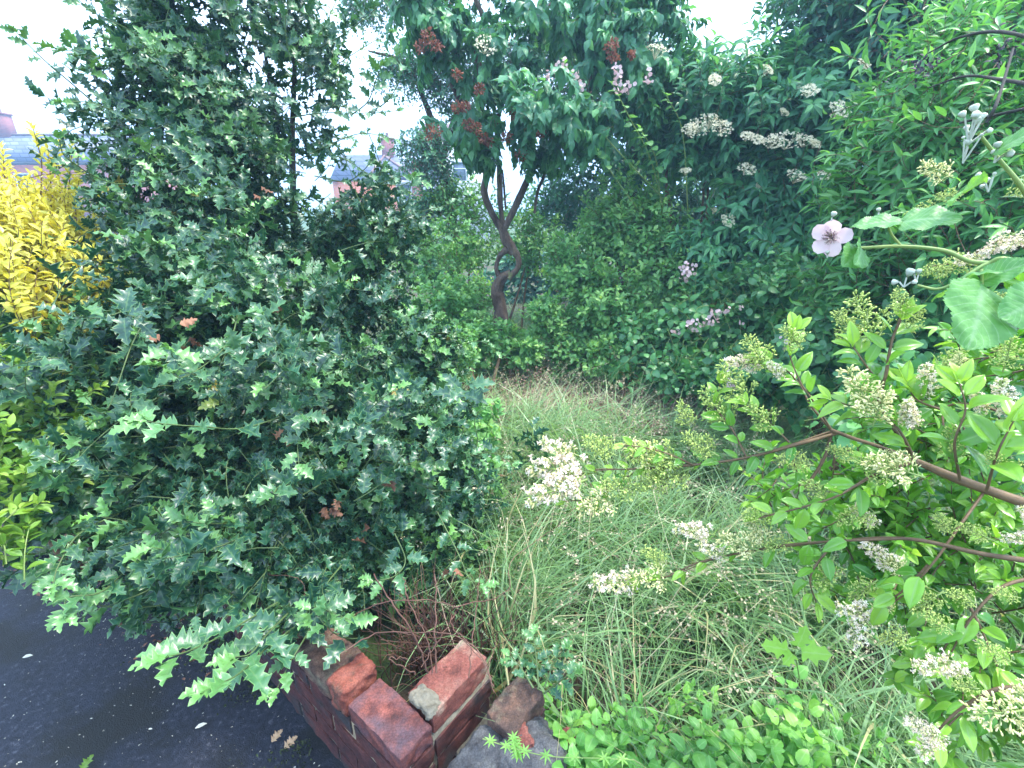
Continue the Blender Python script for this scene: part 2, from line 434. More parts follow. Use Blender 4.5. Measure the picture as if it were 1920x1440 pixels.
M['bramdark'] = leafmat('bramble leaf dark', (.035, .14, .055), (.10, .30, .09), young=(.16, .38, .10), rough=.42, trans=.3)
M['weed'] = leafmat('weed leaf', (.07, .24, .05), (.18, .42, .08), young=(.28, .52, .09), vein=(.26, .46, .16), rough=.4, trans=.38, bump=.2)
M['grass'] = leafmat('grass blade', (.035, .15, .045), (.21, .37, .125), young=(.38, .46, .23), rough=.38, spec=.6, trans=.35, old=(.45, .38, .2))
M['straw'] = leafmat('straw blade', (.12, .055, .042), (.46, .32, .23), young=(.6, .5, .36), rough=.6, trans=.3, tcol=(1.1, 1, .8))
M['seed'] = leafmat('seed head', (.32, .27, .16), (.50, .44, .28), rough=.7, trans=.2, tcol=(1.1, 1, .8))
M['bark'] = noisemat('lilac bark', [(.25, (.030, .020, .016)), (.5, (.11, .075, .055)), (.8, (.27, .20, .14))], 9, .85, bump=.8, bdist=.012, scale2=5, mix2=((.25, .28, .10), .62, .72), stretch=(1.5, 1.5, .35))
M['twig'] = noisemat('brown twig', [(.3, (.10, .06, .035)), (.7, (.24, .15, .08))], 25, .7, bump=.3, bdist=.003)
M['privtwig'] = noisemat('privet twig', [(.3, (.07, .045, .022)), (.7, (.19, .12, .06))], 30, .55, bump=.3, bdist=.002)
M['cane'] = noisemat('green cane', [(.3, (.16, .26, .07)), (.7, (.28, .34, .10))], 40, .5, bump=.1)
M['deadcane'] = noisemat('dead cane', [(.3, (.05, .024, .018)), (.55, (.13, .065, .045)), (.75, (.28, .20, .13))], 6, .7, bump=.2, bdist=.002)
M['rust'] = leafmat('faded flower', (.15, .055, .035), (.32, .13, .075), rough=.8, trans=.2, tcol=(1.3, 1, .6))
M['cream'] = leafmat('cream bud', (.72, .68, .28), (.90, .86, .48), rough=.5, trans=.25, tcol=(1, 1, .8))
M['budgreen'] = leafmat('green bud', (.36, .50, .10), (.62, .70, .20), rough=.5, trans=.2, tcol=(1, 1, .6))
M['pinkwhite'] = leafmat('open floret', (.86, .70, .56), (.94, .86, .70), rough=.5, trans=.3, tcol=(1, .95, .9))
M['umbel'] = leafmat('elder floret', (.70, .63, .42), (.84, .77, .55), rough=.6, trans=.3, tcol=(1, 1, .9))
M['petal'] = leafmat('bramble petal', (.66, .46, .46), (.78, .62, .60), rough=.5, trans=.35, tcol=(1, .95, 1))
M['downy'] = leafmat('downy bud', (.40, .45, .34), (.66, .66, .54), rough=.9, spec=.1, trans=.1, tcol=(1, 1, 1))
M['stamen'] = leafmat('stamen', (.30, .16, .22), (.50, .42, .30), rough=.7, trans=0)
M['deadleaf'] = leafmat('fallen leaf', (.40, .24, .13), (.62, .42, .24), vein=(.65, .5, .3), rough=.6, trans=.1, bump=.4, tcol=(1, 1, .8))
M['browndead'] = leafmat('brown dead leaf', (.16, .07, .04), (.32, .15, .08), rough=.7, trans=.1, tcol=(1, 1, .8))
M['speck'] = leafmat('pale litter', (.40, .36, .25), (.80, .78, .62), rough=.7, trans=0)

# ------------------------------------------------------------------ foliage machinery
def blob_tips(center, rad, n, clump=1.5, hole=-.35, shell=(.66, 1.08), rough=.28, zmin=.08, back=.3):
    """points near the surface of a lumpy ellipsoid and their outward directions"""
    c = np.asarray(center); rad = np.broadcast_to(rad, (3,))
    d = rnd_unit(int(n * 1.6)); pos0 = c + d * rad
    tocam = nrm(CAM - c); keep = (d @ tocam > -.25) | (rng.random(len(d)) < back)
    keep &= noise(pos0, 5.0 * clump) > hole
    d = d[keep][:n]
    lump = 1 + rough * noise(c + d * rad, 4.0 * clump) + rough * .5 * noise(c + d * rad, 11.0 * clump)
    s = shell[0] + (shell[1] - shell[0]) * np.sqrt(rng.random(len(d)))
    p = c + d * rad * (lump * s)[:, None]
    k = (p[:, 2] > zmin) & (np.linalg.norm(p - CAM, axis=1) > .38)
    return p[k], nrm(d / rad)[k]


def shoots(mbl, mbt, ts, tips, grow, L, S, size, div=1.0, opp=False, droop=0.0, sag=.1, twr=.002, upn=.7, petiole=.12, sidew=.15, yng=(.6, 1.0), pmat=0, wid=1.0, rndv=None, twsides=4, szvar=.3, keepf=None, out=None, outw=.75):
    """leafy shoots ending at tips and growing along grow"""
    N = len(tips)
    if N == 0: return
    g = nrm(grow); L = L * rng.uniform(.7, 1.25, N); side = rnd_unit(N); side = nrm(side - (side * g).sum(-1, keepdims=True) * g)
    base = tips - g * L[:, None]

    def at(s):                      # s (S,) -> (N,S,3)
        s = s[None, :, None]
        return base[:, None] + g[:, None] * L[:, None, None] * s + side[:, None] * (sidew * L[:, None, None] * np.sin(s * 3.1)) - np.array([0, 0, 1.]) * (sag * L[:, None, None] * s * s)
    K = 6
    Q = at(np.linspace(0, 1, K))
    if mbt is not None: mbt.tubes(Q, twr, twr * .45, twsides)
    ss = np.linspace(.12, 1, S); pos = at(ss); tg = nrm(at(ss + .01) - at(ss - .01))
    ph0 = rng.uniform(0, 6.28, N)
    ref = nrm(np.cross(tg, np.broadcast_to([0.3, .2, 1.], tg.shape))); b = np.cross(tg, ref)
    sets = (0, math.pi) if opp else (0,)
    for off in sets:
        ph = ph0[:, None] + (np.arange(S)[None] * (math.pi / 2 if opp else 2.4)) + off + rng.normal(0, .25, (N, S))
        rad = ref * np.cos(ph)[..., None] + b * np.sin(ph)[..., None]
        dv = div * (1 - .45 * ss[None, :, None] ** 3)
        ax = tg * np.cos(dv) + rad * np.sin(dv)
        ax = ax + rng.normal(0, .16, ax.shape); ax[..., 2] -= droop; ax = nrm(ax)
        nr = tg * .5 + np.array([0, 0, upn]) + rng.normal(0, .28, ax.shape) + (0 if out is None else outw * out[:, None])
        sz = size * (1 - szvar * .8 * ss[None] ** 4) * rng.uniform(1 - szvar, 1 + szvar * .6, (N, S))
        yo = np.clip((ss[None] - yng[0]) / max(yng[1] - yng[0], .01), 0, 1) * rng.random((N, 1)) ** 1.8 * yng[2 if len(yng) > 2 else 1]
        pp = pos + ax * (petiole * sz[..., None])
        rv = np.clip(rng.random((N, 1)) * .6 + rng.random((N, S)) * .4, 0, 1) if rndv is None else np.full((N, S), rndv)
        A = [v.reshape(-1, *v.shape[2:]) for v in (pp, ax, nr, sz, rv, np.broadcast_to(yo, sz.shape))]
        k = np.linalg.norm(A[0] - CAM, axis=1) > .33
        if keepf is not None: k &= keepf(A[0])
        A = [a[k] for a in A]
        mbl.inst(ts, A[0], A[1], A[2], A[3], A[4], A[5], wid)


def compound(mbl, mbt, ts, tips, grow, L, pairs, size, **kw):
    shoots(mbl, mbt, ts, tips, grow, L, pairs, size, opp=True, **kw)


def shrub(name, label, cat, mat, twmat, ts, blobs, size, L, S, up=.6, group=None, opp=False, trunk=None, trunkmat=None, part='foliage', inner=.3, **kw):
    """blobs: (px, py, r, rx, ry, rz, n)"""
    bs = kw.pop('bs', {})
    ctr = np.mean([P(b[0], b[1], b[2]) for b in blobs], 0); t = thing(name, label, cat, (ctr[0], ctr[1], .05), group)
    ml, mt = MB(), MB()
    for (px, py, r, rx, ry, rz, n) in blobs:
        c = P(px, py, r)
        tips, d = blob_tips(c, (rx, ry, rz), n, **bs)
        g = nrm(d + np.array([0, 0, up]) + rng.normal(0, .35, d.shape))
        shoots(ml, mt, ts, tips, g, L, S, size, opp=opp, **{'upn': .8, 'out': d, **kw})
        ti, di = blob_tips(c, (rx * .7, ry * .7, rz * .7), int(n * inner), hole=-2)
        if len(ti):
            kw2 = dict(kw); kw2['yng'] = (2, 3); shoots(ml, mt, ts, ti, nrm(di + rnd_unit(len(ti))), L, S, size, opp=opp, **kw2)
    if trunk is None:                     # a few stems from the ground into each blob
        gb = np.array([ctr[0], ctr[1], 0.0])
        for b in blobs:
            for k in range(2):
                c = P(b[0], b[1], b[2]) + rng.normal(0, .12, 3) * np.array([b[3], b[4], b[5]])
                b0 = np.array([gb[0] * .5 + c[0] * .5, gb[1] * .5 + c[1] * .5, 0]) + np.append(rng.normal(0, .08, 2), 0)
                mid = (b0 + c) / 2 + rng.normal(0, .06, 3)
                ms = MB(); ms.limb([b0, mid, c], [.018, .013, .006], 6); ms.build('stem', M['twig'], t)
    else:
        ms = MB()
        for pts, rr in trunk: ms.limb(pts, rr)
        ms.build('trunk', trunkmat or M['twig'], t)
    ml.build(part, mat, t); mt.build('twigs', twmat, t)
    return t


# ------------------------------------------------------------------ ground
def sheet(name, x0, x1, y0, y1, nx, ny, zf, mat, maskf=None):
    X, Yg = np.meshgrid(np.linspace(x0, x1, nx), np.linspace(y0, y1, ny)); Z = zf(X, Yg)
    V = np.stack([X, Yg, Z], -1).reshape(-1, 3); i = np.arange(ny - 1)[:, None]; j = np.arange(nx - 1)[None]
    f = np.stack([i * nx + j, i * nx + j + 1, (i + 1) * nx + j + 1, (i + 1) * nx + j], -1).reshape(-1, 4)
    if maskf is not None:
        ce = V[f].mean(1); f = f[maskf(ce[:, 0], ce[:, 1])]
    m = MB(); m.raw(V, f, np.full(len(f), 4)); return m.build(name, mat, origin=(0, 0, 0))


M['soil'] = noisemat('soil', [(.3, (.035, .028, .02)), (.7, (.11, .085, .055))], 6, .95, bump=1, bdist=.03, scale2=2, mix2=((.06, .10, .03), .45, .6))
M['field'] = noisemat('far ground', [(.3, (.05, .09, .03)), (.7, (.10, .15, .05))], .2, .95, bump=0)
M['tarmac'] = noisemat('tarmac', [(.3, (.009, .011, .018)), (.58, (.034, .039, .058)), (.68, (.11, .115, .14))], 55, .55, bump=1, bdist=.012, spec=.4, scale2=3.2, mix2=((.016, .016, .010), .48, .62))
U = np.array([-0.785, .619, 0]); W = np.array([.619, .785, 0]); O = np.array([-0.268, .727, 0])      # wall frame: U back-left, W back-right


def wallside(x, y):                     # >0 on the garden side of the wall line
    return (x - O[0]) * W[0] + (y - O[1]) * W[1]


tag(sheet('ground', -120, 120, -100, 140, 61, 66, lambda x, y: x * 0 - .03, M['field']), None, None, kind='structure')
tag(sheet('tarmac_path', -6, 2.2, -2, 7, 330, 360, lambda x, y: x * 0 + .002 * np.sin(x * 3) , M['tarmac'], lambda x, y: wallside(x, y) < .06), None, None, kind='structure')
tag(sheet('garden_soil', -3, 9, -1, 14, 360, 400, lambda x, y: .06 + .035 * np.sin(x * 2.1 + 1) * np.cos(y * 1.7), M['soil'], lambda x, y: wallside(x, y) > .05), None, None, kind='structure')

hz = bpy.data.materials.new('shadow_lift_haze'); hz.use_nodes = True; hn = hz.node_tree; hn.nodes.clear()
ho = hn.nodes.new('ShaderNodeOutputMaterial'); hv = hn.nodes.new('ShaderNodeVolumePrincipled')
hv.inputs['Color'].default_value = (.40, .68, 1.0, 1); hv.inputs['Density'].default_value = .0075; hv.inputs['Anisotropy'].default_value = .2  # added blue volume that lifts the shadows, in place of veiling glare
hn.links.new(hv.outputs[0], ho.inputs['Volume'])
hb_ = MB(); hb_.box((0, 20, 8.5), (260, 260, 19.4)); tag(hb_.build('shadow_lift_haze', hz, smooth=False), None, None, kind='stuff')

tag(sheet('left_bed', -7, -1.75, 1.75, 7, 160, 160, lambda x, y: .03 + .02 * np.sin(x * 5) * np.cos(y * 4), M['soil'], lambda x, y: (x + 1.9 < .12 * np.sin(y * 5)) & (y > 1.9 + .1 * np.sin(x * 6))), None, None, kind='structure')

# ------------------------------------------------------------------ brick wall
M['brick'] = noisemat('red brick', [(.30, (.05, .018, .016)), (.46, (.13, .040, .032)), (.6, (.24, .075, .055)), (.8, (.28, .16, .13))], 16, .72, bump=1, bdist=.004, scale2=15, mix2=((.085, .055, .065), .42, .66))
M['brickorange'] = noisemat('orange brick', [(.28, (.06, .020, .016)), (.45, (.20, .055, .036)), (.7, (.31, .11, .075))], 20, .8, bump=1, bdist=.006, scale2=22, mix2=((.12, .06, .04), .56, .66))
M['brickpale'] = noisemat('pale red brick', [(.28, (.07, .024, .018)), (.5, (.19, .062, .046)), (.75, (.28, .15, .11))], 16, .8, bump=1, bdist=.004, scale2=8, mix2=((.30, .22, .16), .54, .66))
M['brickmoss'] = noisemat('sooty brick', [(.3, (.035, .028, .026)), (.5, (.10, .06, .045)), (.7, (.22, .12, .08))], 18, .9, bump=1, bdist=.006, scale2=16, mix2=((.20, .17, .11), .52, .68))
M['brickshade'] = noisemat('shaded brick face', [(.3, (.025, .012, .014)), (.55, (.085, .028, .024)), (.8, (.15, .055, .042))], 12, .85, bump=.8, bdist=.004, scale2=10, mix2=((.04, .035, .035), .5, .65))  # shade of the wall faces put into a darker brick red
M['mortar'] = noisemat('old mortar', [(.3, (.12, .11, .08)), (.7, (.30, .27, .20))], 40, .95, bump=1, bdist=.006)
M['concrete'] = noisemat('grey rubble', [(.3, (.045, .045, .05)), (.55, (.12, .12, .12)), (.8, (.26, .25, .22))], 18, .92, bump=1, bdist=.012, scale2=9, mix2=((.10, .11, .05), .56, .7))


def rough_box(mb, c, d, ux, uy, tilt=0, amp=.0025, bev=.0042, n=9, seed=0, mat=0):
    """box with worn, rounded, uneven edges"""
    uz = np.array([0, 0, 1.]) + ux * tilt; g = np.linspace(-1, 1, n)
    r = np.random.default_rng(seed); sft = r.uniform(-5, 5, 3)
    d = np.array(d)
    for axn in range(3):
        for sgn in (-1, 1):
            a, b = [k for k in range(3) if k != axn]
            G = np.zeros((n, n, 3)); G[..., a] = g[:, None]; G[..., b] = g[None, :]; G[..., axn] = sgn
            p = G * d / 2; inner = np.clip(p, -(d / 2 - bev), d / 2 - bev); q = p - inner
            ln = np.linalg.norm(q, axis=-1, keepdims=True); p = inner + q / np.maximum(ln, 1e-9) * bev * (ln > 1e-9)
            w = p[..., 0:1] * ux + p[..., 1:2] * uy + p[..., 2:3] * uz + np.asarray(c)
            nn = nrm(G * (np.abs(G) > .99)) ; nnw = nn[..., 0:1] * ux + nn[..., 1:2] * uy + nn[..., 2:3] * uz
            w = w + nnw * (amp * (noise(w + sft, 60.) + .8 * noise(w + sft, 170.)))[..., None]
            V = w.reshape(-1, 3); i = np.arange(n - 1)[:, None]; j = np.arange(n - 1)[None]
            f = np.stack([i * n + j, i * n + j + 1, (i + 1) * n + j + 1, (i + 1) * n + j], -1).reshape(-1, 4)
            if (sgn > 0) == (axn == 1): f = f[:, ::-1]
            mb.raw(V, f, np.full(len(f), 4), mat=mat)


def wp(u, w, z): return O + U * u + W * w + np.array([0, 0, z])


wall = thing('brick_wall', 'low broken red brick wall corner beside the dark tarmac path', 'wall', wp(0, 0, 0))
TOP = .375


def brick(u0, u1, w0, w1, z1, h, mat, label=None, seed=0, **kw):
    m = MB(); rough_box(m, wp((u0 + u1) / 2, (w0 + w1) / 2, z1 - h / 2), (u1 - u0, w1 - w0, h), U, W, seed=seed, n=25, **kw)
    o = m.build('brick', mat, wall)
    if label: o['label'] = label


brick(0, .215, 0, .1025, TOP, .066, M['brick'], 'loose topped red brick at the very corner, stained dark', 1, amp=.0022)
brick(.228, .300, -.006, .108, TOP + .034, .10, M['brickorange'], 'bright orange broken half brick standing proud', 2, amp=.004, bev=.008)
brick(.008, .108, .114, .325, TOP + .016, .075, M['brickpale'], 'pale red brick pointing back into the garden', 3, amp=.0022)
brick(-.172, -.078, .215, .36, TOP - .012, .075, M['brickmoss'], 'weathered brown brick of the right hand stub', 4, amp=.004, bev=.012)
mb = MB()
k = 0; u = .312
while u < 2.6:                          # sooty coping bricks running back under the holly
    z = TOP - .004 * k if k < 4 else TOP - .016 - .03 * min(3, (k - 4) * .6)
    rough_box(mb, wp(u + .1, .058, z - .034 + rng.uniform(-.004, .004)), (.205, .125, .068), U, W, seed=20 + k, n=17, amp=.003, tilt=rng.uniform(-.03, .03), bev=.01); u += .216; k += 1
mb.build('coping', M['brickmoss'], wall)
mb = MB(); mo = MB()
for cidx in range(4):                   # face courses below
    z1 = TOP - .078 - .075 * cidx
    off = .1125 * (cidx % 2)
    u = -off
    while u < 2.6:
        a = max(u, 0.0); b = min(u + .2145, 2.7)
        if b - a > .03: rough_box(mb, wp((a + b) / 2, .0513, z1 - .0325), (b - a - .0005, .1025, .066), U, W, seed=100 + cidx * 20 + int(u * 10), n=11, amp=.003)
        u += .225
    w = .1125 if cidx % 2 else .0
    w = .113
    while w < .33:                      # return of the corner
        b = min(w + .2145, .338)
        if b - w > .02: rough_box(mb, wp(.053, (w + b) / 2, z1 - .0325), (.1025, b - w, .066), U, W, seed=200 + cidx * 9 + int(w * 10), n=11, amp=.003)
        w += .225 if w > .12 or cidx % 2 else .1125
    rough_box(mb, wp(-.125, .288, z1 - .0325), (.1, .15, .066), U, W, seed=300 + cidx, n=11, amp=.004)
mb.build('brick_courses', M['brickshade'], wall)
mo.box(wp(1.35, .052, .14), (2.69, .092, .31), ux=U, uy=W)
mo.box(wp(.053, .22, .15), (.090, .225, .325), ux=U, uy=W)
mo.box(wp(-.125, .288, .14), (.088, .136, .31), ux=U, uy=W)
mo.box(wp(-.035, .25, .08), (.1, .14, .18), ux=U, uy=W)
mo.build('mortar', M['mortar'], wall)
m = MB(); rough_box(m, wp(.055, .130, TOP + .012), (.085, .05, .022), U, W, seed=9, n=21, amp=.006, bev=.009)
m.build('mortar_lump', M['mortar'], wall)


def rock(name, label, c, d, ang, mat, seed, amp=.016, tilt=0):
    m = MB(); ux = np.array([math.cos(ang), math.sin(ang), 0]); uy = np.array([-math.sin(ang), math.cos(ang), 0])
    rough_box(m, c, d, ux, uy, seed=seed, n=27, amp=amp, bev=min(d) * .33, tilt=tilt)
    return tag(m.build(name, mat), label, 'rubble')


rock('concrete_slab', 'long dark grey concrete lump lying against the brick stub', wp(-.125, .10, .262), (.11, .27, .13), .9 + math.pi / 2, M['concrete'], 31, .007, .12)
rock('rubble_block', 'big dark grey rubble block at the bottom edge right of the wall', PZ(990, 1432, .26), (.17, .15, .15), .55, M['concrete'], 32, .008, .1)
rock('rubble_stone', 'pinkish brick fragment resting on the grey rubble', PZ(975, 1384, .33), (.075, .045, .04), 2.1, M['brickpale'], 33, .006)
rock('rubble_stone', 'small pale stone tucked beneath the grey rubble at the bottom edge', PZ(905, 1438, .25), (.06, .05, .05), .3, M['mortar'], 34, .006)
rock('rubble_stone', 'small red stone between the rubble and the round green weeds', PZ(1060, 1388, .22), (.06, .05, .05), .8, M['brickpale'], 35, .006)

# ------------------------------------------------------------------ houses far behind
M['slate'] = brickmat('slate roof', (.10, .11, .17), (.17, .19, .28), (.05, .06, .09), .5, .25, .025, .5)
M['housebrick'] = brickmat('house brick', (.26, .065, .05), (.34, .10, .08), (.24, .14, .12), .225, .075, .010)
M['orangebrick'] = brickmat('orange house brick', (.60, .16, .08), (.68, .22, .12), (.5, .28, .2), .225, .075, .010)
M['render'] = plain('white render', (.72, .74, .76), .8)
M['white'] = plain('white paint', (.8, .8, .82), .5)
M['glass'] = plain('window glass', (.10, .13, .16), .08, .8)
M['ridge'] = plain('ridge tile', (.22, .13, .12), .7)
M['black'] = plain('dark gutter', (.03, .03, .035), .5)


def window(t, c, w, h):
    m = MB()
    for dx, dz, ww, hh in ((-w / 2, 0, .07, h + .07), (w / 2, 0, .07, h + .07), (0, h / 2, w - .07, .07), (0, -h / 2, w - .07, .09), (0, h * .15, w - .07, .04)):
        m.box((c[0] + dx, c[1] - .02, c[2] + dz), (ww, .07, hh))
    f = m.build('window', M['white'], t, smooth=False)
    g = MB(); g.box((c[0], c[1] + .01, c[2]), (w - .02, .03, h - .02)); o = g.build('pane', M['glass'], None, smooth=False, origin=t.location)
    o.parent = f; o.location = (0, 0, 0)


def chimney(t, c, w, d, h, pots=2):
    m = MB(); m.box((c[0], c[1], c[2] + h / 2), (w, d, h)); m.box((c[0], c[1], c[2] + h + .055), (w + .1, d + .1, .11)); ch = m.build('chimney', M['housebrick'], t, smooth=False)
    for k in range(pots):
        p = MB(); x = c[0] + (k - (pots - 1) / 2) * w * .45; p.tubes(np.array([[(x, c[1], c[2] + h + .1), (x, c[1], c[2] + h + .36)]]), .09, .08, 10)
        o = p.build('chimney_pot', M['ridge'], None, origin=t.location); o.parent = ch; o.location = (0, 0, 0)


# left terrace
Yh = 28.0
el, er = PY(-420, 303, Yh), PY(212, 307, Yh); rl = PY(-420, 250, Yh + 3.2); rr = PY(212, 257, Yh + 3.2); ze, zr = (el[2] + er[2]) / 2, (rl[2] + rr[2]) / 2
h1 = thing('brick_house', 'red brick terraced house with a grey slate roof behind the yellow bush', 'house', ((el[0] + er[0]) / 2, Yh + 3, 0))
m = MB(); m.box(((el[0] + er[0]) / 2, Yh + 3.2, ze / 2), (er[0] - el[0], 6.0, ze)); m.build('wall', M['housebrick'], h1, smooth=False)
m = MB(); x0, x1 = el[0] - .15, er[0] + .2
m.poly([(x0, Yh - .06, ze), (x1, Yh - .06, ze), (x1, Yh + 3.2, zr), (x0, Yh + 3.2, zr), (x0, Yh + 6.46, ze), (x1, Yh + 6.46, ze)], [(0, 1, 2, 3), (3, 2, 5, 4), (0, 3, 4), (1, 5, 2), (0, 4, 5, 1)])
rf = m.build('roof', M['slate'], h1, smooth=False)
m = MB(); m.box(((x0 + x1) / 2, Yh + 3.2, zr + .03), (x1 - x0, .2, .1)); m.build('ridge_tiles', M['ridge'], h1, smooth=False)
m = MB(); m.box(((x0 + x1) / 2, Yh - .12, ze - .05), (x1 - x0, .1, .13)); m.build('gutter', M['black'], h1, smooth=False)
c = PY(8, 258, Yh + 3.2); chimney(h1, (c[0], c[1], c[2] - .15), 1.15, .6, 1.32)
for px in (45, 182): c = PY(px, 348, Yh); window(h1, (c[0], Yh + .17, c[2]), .9, 1.2)
m = MB(); c = PY(132, 345, Yh); m.box((c[0], Yh + .08, ze / 2), (.08, .08, ze - .3)); m.build('drainpipe', M['black'], h1, smooth=False)

# hipped house in the gap
Yh = 25.0
a, b = PY(600, 338, Yh), PY(782, 338, Yh); z1 = a[2]; ap = PY(722, 300, Yh + 2.0); zr = PY(722, 289, Yh + 3.1)[2]
h2 = thing('hipped_house', 'small house with hipped slate roof and orange brick in the gap right of the holly', 'house', ((a[0] + b[0]) / 2, Yh + 2.5, 0))
m = MB(); xw0 = PY(690, 338, Yh)[0]
m.box(((a[0] + b[0]) / 2, Yh + 3.5, z1 / 2), (b[0] - a[0] - .2, 4.2, z1)); m.box(((xw0 + b[0]) / 2, Yh + .8, z1 / 2), (b[0] - xw0 - .26, 1.5, z1)); m.build('wall', M['orangebrick'], h2, smooth=False)
m = MB(); x0, x1 = a[0], b[0] + .06; xa = ap[0]
m.poly([(x0, Yh + 1.25, z1 + .02), (x1, Yh + 1.25, z1 + .02), (x0, Yh + 3.4, zr), (xa + .25, Yh + 3.4, zr), (x0, Yh + 5.6, z1 + .02), (x1, Yh + 5.6, z1 + .02)], [(0, 1, 3, 2), (2, 3, 5, 4), (1, 5, 3), (0, 2, 4), (0, 4, 5, 1)])
m.poly([(xw0 - .06, Yh - .12, z1), (x1 + .03, Yh - .12, z1), (x1 + .03, Yh + 3.4, z1), (xw0 - .06, Yh + 3.4, z1), (xa, Yh + 1.9, zr - .22), (xa, Yh + 3.4, zr - .22)], [(0, 1, 4), (1, 2, 5, 4), (0, 4, 5, 3), (0, 3, 2, 1)])
m.build('roof', M['slate'], h2, smooth=False)
m = MB(); m.tubes(np.array([[(xw0 - .06, Yh - .13, z1 + .03), (xa, Yh + 1.9, zr - .19)], [(x1 + .03, Yh - .13, z1 + .03), (xa, Yh + 1.9, zr - .19)], [(xa, Yh + 1.9, zr - .19), (xa, Yh + 3.4, zr - .19)]]), .06, .06, 6); m.build('ridge_tiles', M['ridge'], h2)
m = MB(); m.box(((xw0 + x1) / 2, Yh - .06, z1 - .09), (x1 - xw0 + .06, .12, .15)); m.build('fascia', M['white'], h2, smooth=False)
c = PY(729, 292, Yh + 3.4); chimney(h2, (c[0], c[1], c[2] - .3), .62, .5, 1.05, 1)
c = PY(758, 362, Yh); window(h2, (c[0], Yh + .04, c[2]), .7, .8)

# white rendered house
Yh = 22.5
a, b = PY(786, 236, Yh), PY(905, 232, Yh)
h3 = thing('white_house', 'white rendered house half hidden left of the lilac trunk', 'house', ((a[0] + b[0]) / 2, Yh + 2.5, 0))
zt = PY(800, 262, Yh)[2]
m = MB(); m.box(((a[0] + b[0]) / 2, Yh + 2.5, zt / 2), (b[0] - a[0], 5, zt)); m.build('wall', M['render'], h3, smooth=False)
m = MB(); m.poly([(a[0] - .25, Yh - .2, zt), (b[0] + .25, Yh - .2, zt), (b[0] + .25, Yh + 2.5, zt + .95), (a[0] - .25, Yh + 2.5, zt + .95), (a[0] - .25, Yh + 5.2, zt), (b[0] + .25, Yh + 5.2, zt)], [(0, 1, 2, 3), (3, 2, 5, 4), (0, 3, 4), (1, 5, 2), (0, 4, 5, 1)]); m.build('roof', M['ridge'], h3, smooth=False)
m = MB(); s0 = PY(820, 342, Yh)[2]; m.box(((a[0] + b[0]) / 2, Yh - .04, s0), (b[0] - a[0], .08, .08)); m.build('string_course', M['white'], h3, smooth=False)
m = MB(); m.box((a[0] - .22, Yh + .7, zt / 2 - .4), (.44, 1.2, zt - .8)); m.build('side_wall', M['housebrick'], h3, smooth=False)
m = MB(); m.box((a[0] + .16, Yh - .07, zt / 2), (.08, .08, zt - .15)); m.build('drainpipe', M['black'], h3, smooth=False)
for px, py in ((818, 322), (822, 372), (862, 322)): c = PY(px, py, Yh); window(h3, (c[0], Yh - .012, c[2]), .6, .8)

# ------------------------------------------------------------------ sprays placed one by one
def spray(mbl, mbt, ts, pts, n, size, div=1.0, twr=.003, opp=False, upn=.8, droop=.05, terminal=True, face=.35, yng=.6, szend=.7, rndv=None, start=.15, wid=1.0):
    Pts = np.array([P(*p) for p in pts]); t = np.linspace(0, len(Pts) - 1, len(Pts) * 6)
    Q = np.stack([smooth(Pts[:, c], t) for c in range(3)], -1); mbt.tubes(Q, twr, twr * .4, 6)
    s = np.linspace(start, 1, n) * (len(Q) - 1.001); i = s.astype(int)
    pos = Q[i] + (Q[i + 1] - Q[i]) * (s - i)[:, None]; tg = nrm(Q[i + 1] - Q[i])
    ref = nrm(np.cross(tg, [0, 0, 1.])); b = np.cross(ref, tg)
    for off in ((0, math.pi) if opp else (0,)):
        ph = np.arange(n) * (math.pi * (.5 if opp else 1) ) + off + rng.normal(0, .35, n)
        if not opp: rad = ref * np.cos(ph)[:, None] + b * (np.sin(ph) * .5 + rng.normal(0, .25, n))[:, None]
        else: rad = ref * np.cos(ph)[:, None] + b * np.sin(ph)[:, None]
        dv = div * (1 - .4 * (s / len(Q)) ** 3)[:, None]
        ax = nrm(tg * np.cos(dv) + rad * np.sin(dv) + rng.normal(0, .1, (n, 3)) - np.array([0, 0, droop]))
        nr = np.array([0, 0, upn]) + nrm(CAM - pos) * face + rng.normal(0, .2, (n, 3))
        sz = size * (1 - (1 - szend) * (s / len(Q)) ** 3) * rng.uniform(.8, 1.15, n)
        rv = rng.random(n) * .9 + .08 if rndv is None else np.full(n, rndv)
        mbl.inst(ts, pos + ax * .1 * size, ax, nr, sz, rv, (s / len(Q)) ** 2 * yng, wid)
    if terminal: mbl.inst(ts, pos[-1:], tg[-1:], np.array([[0, -.3, 1.]]), size * szend, np.array([.7]), np.array([yng]), wid)


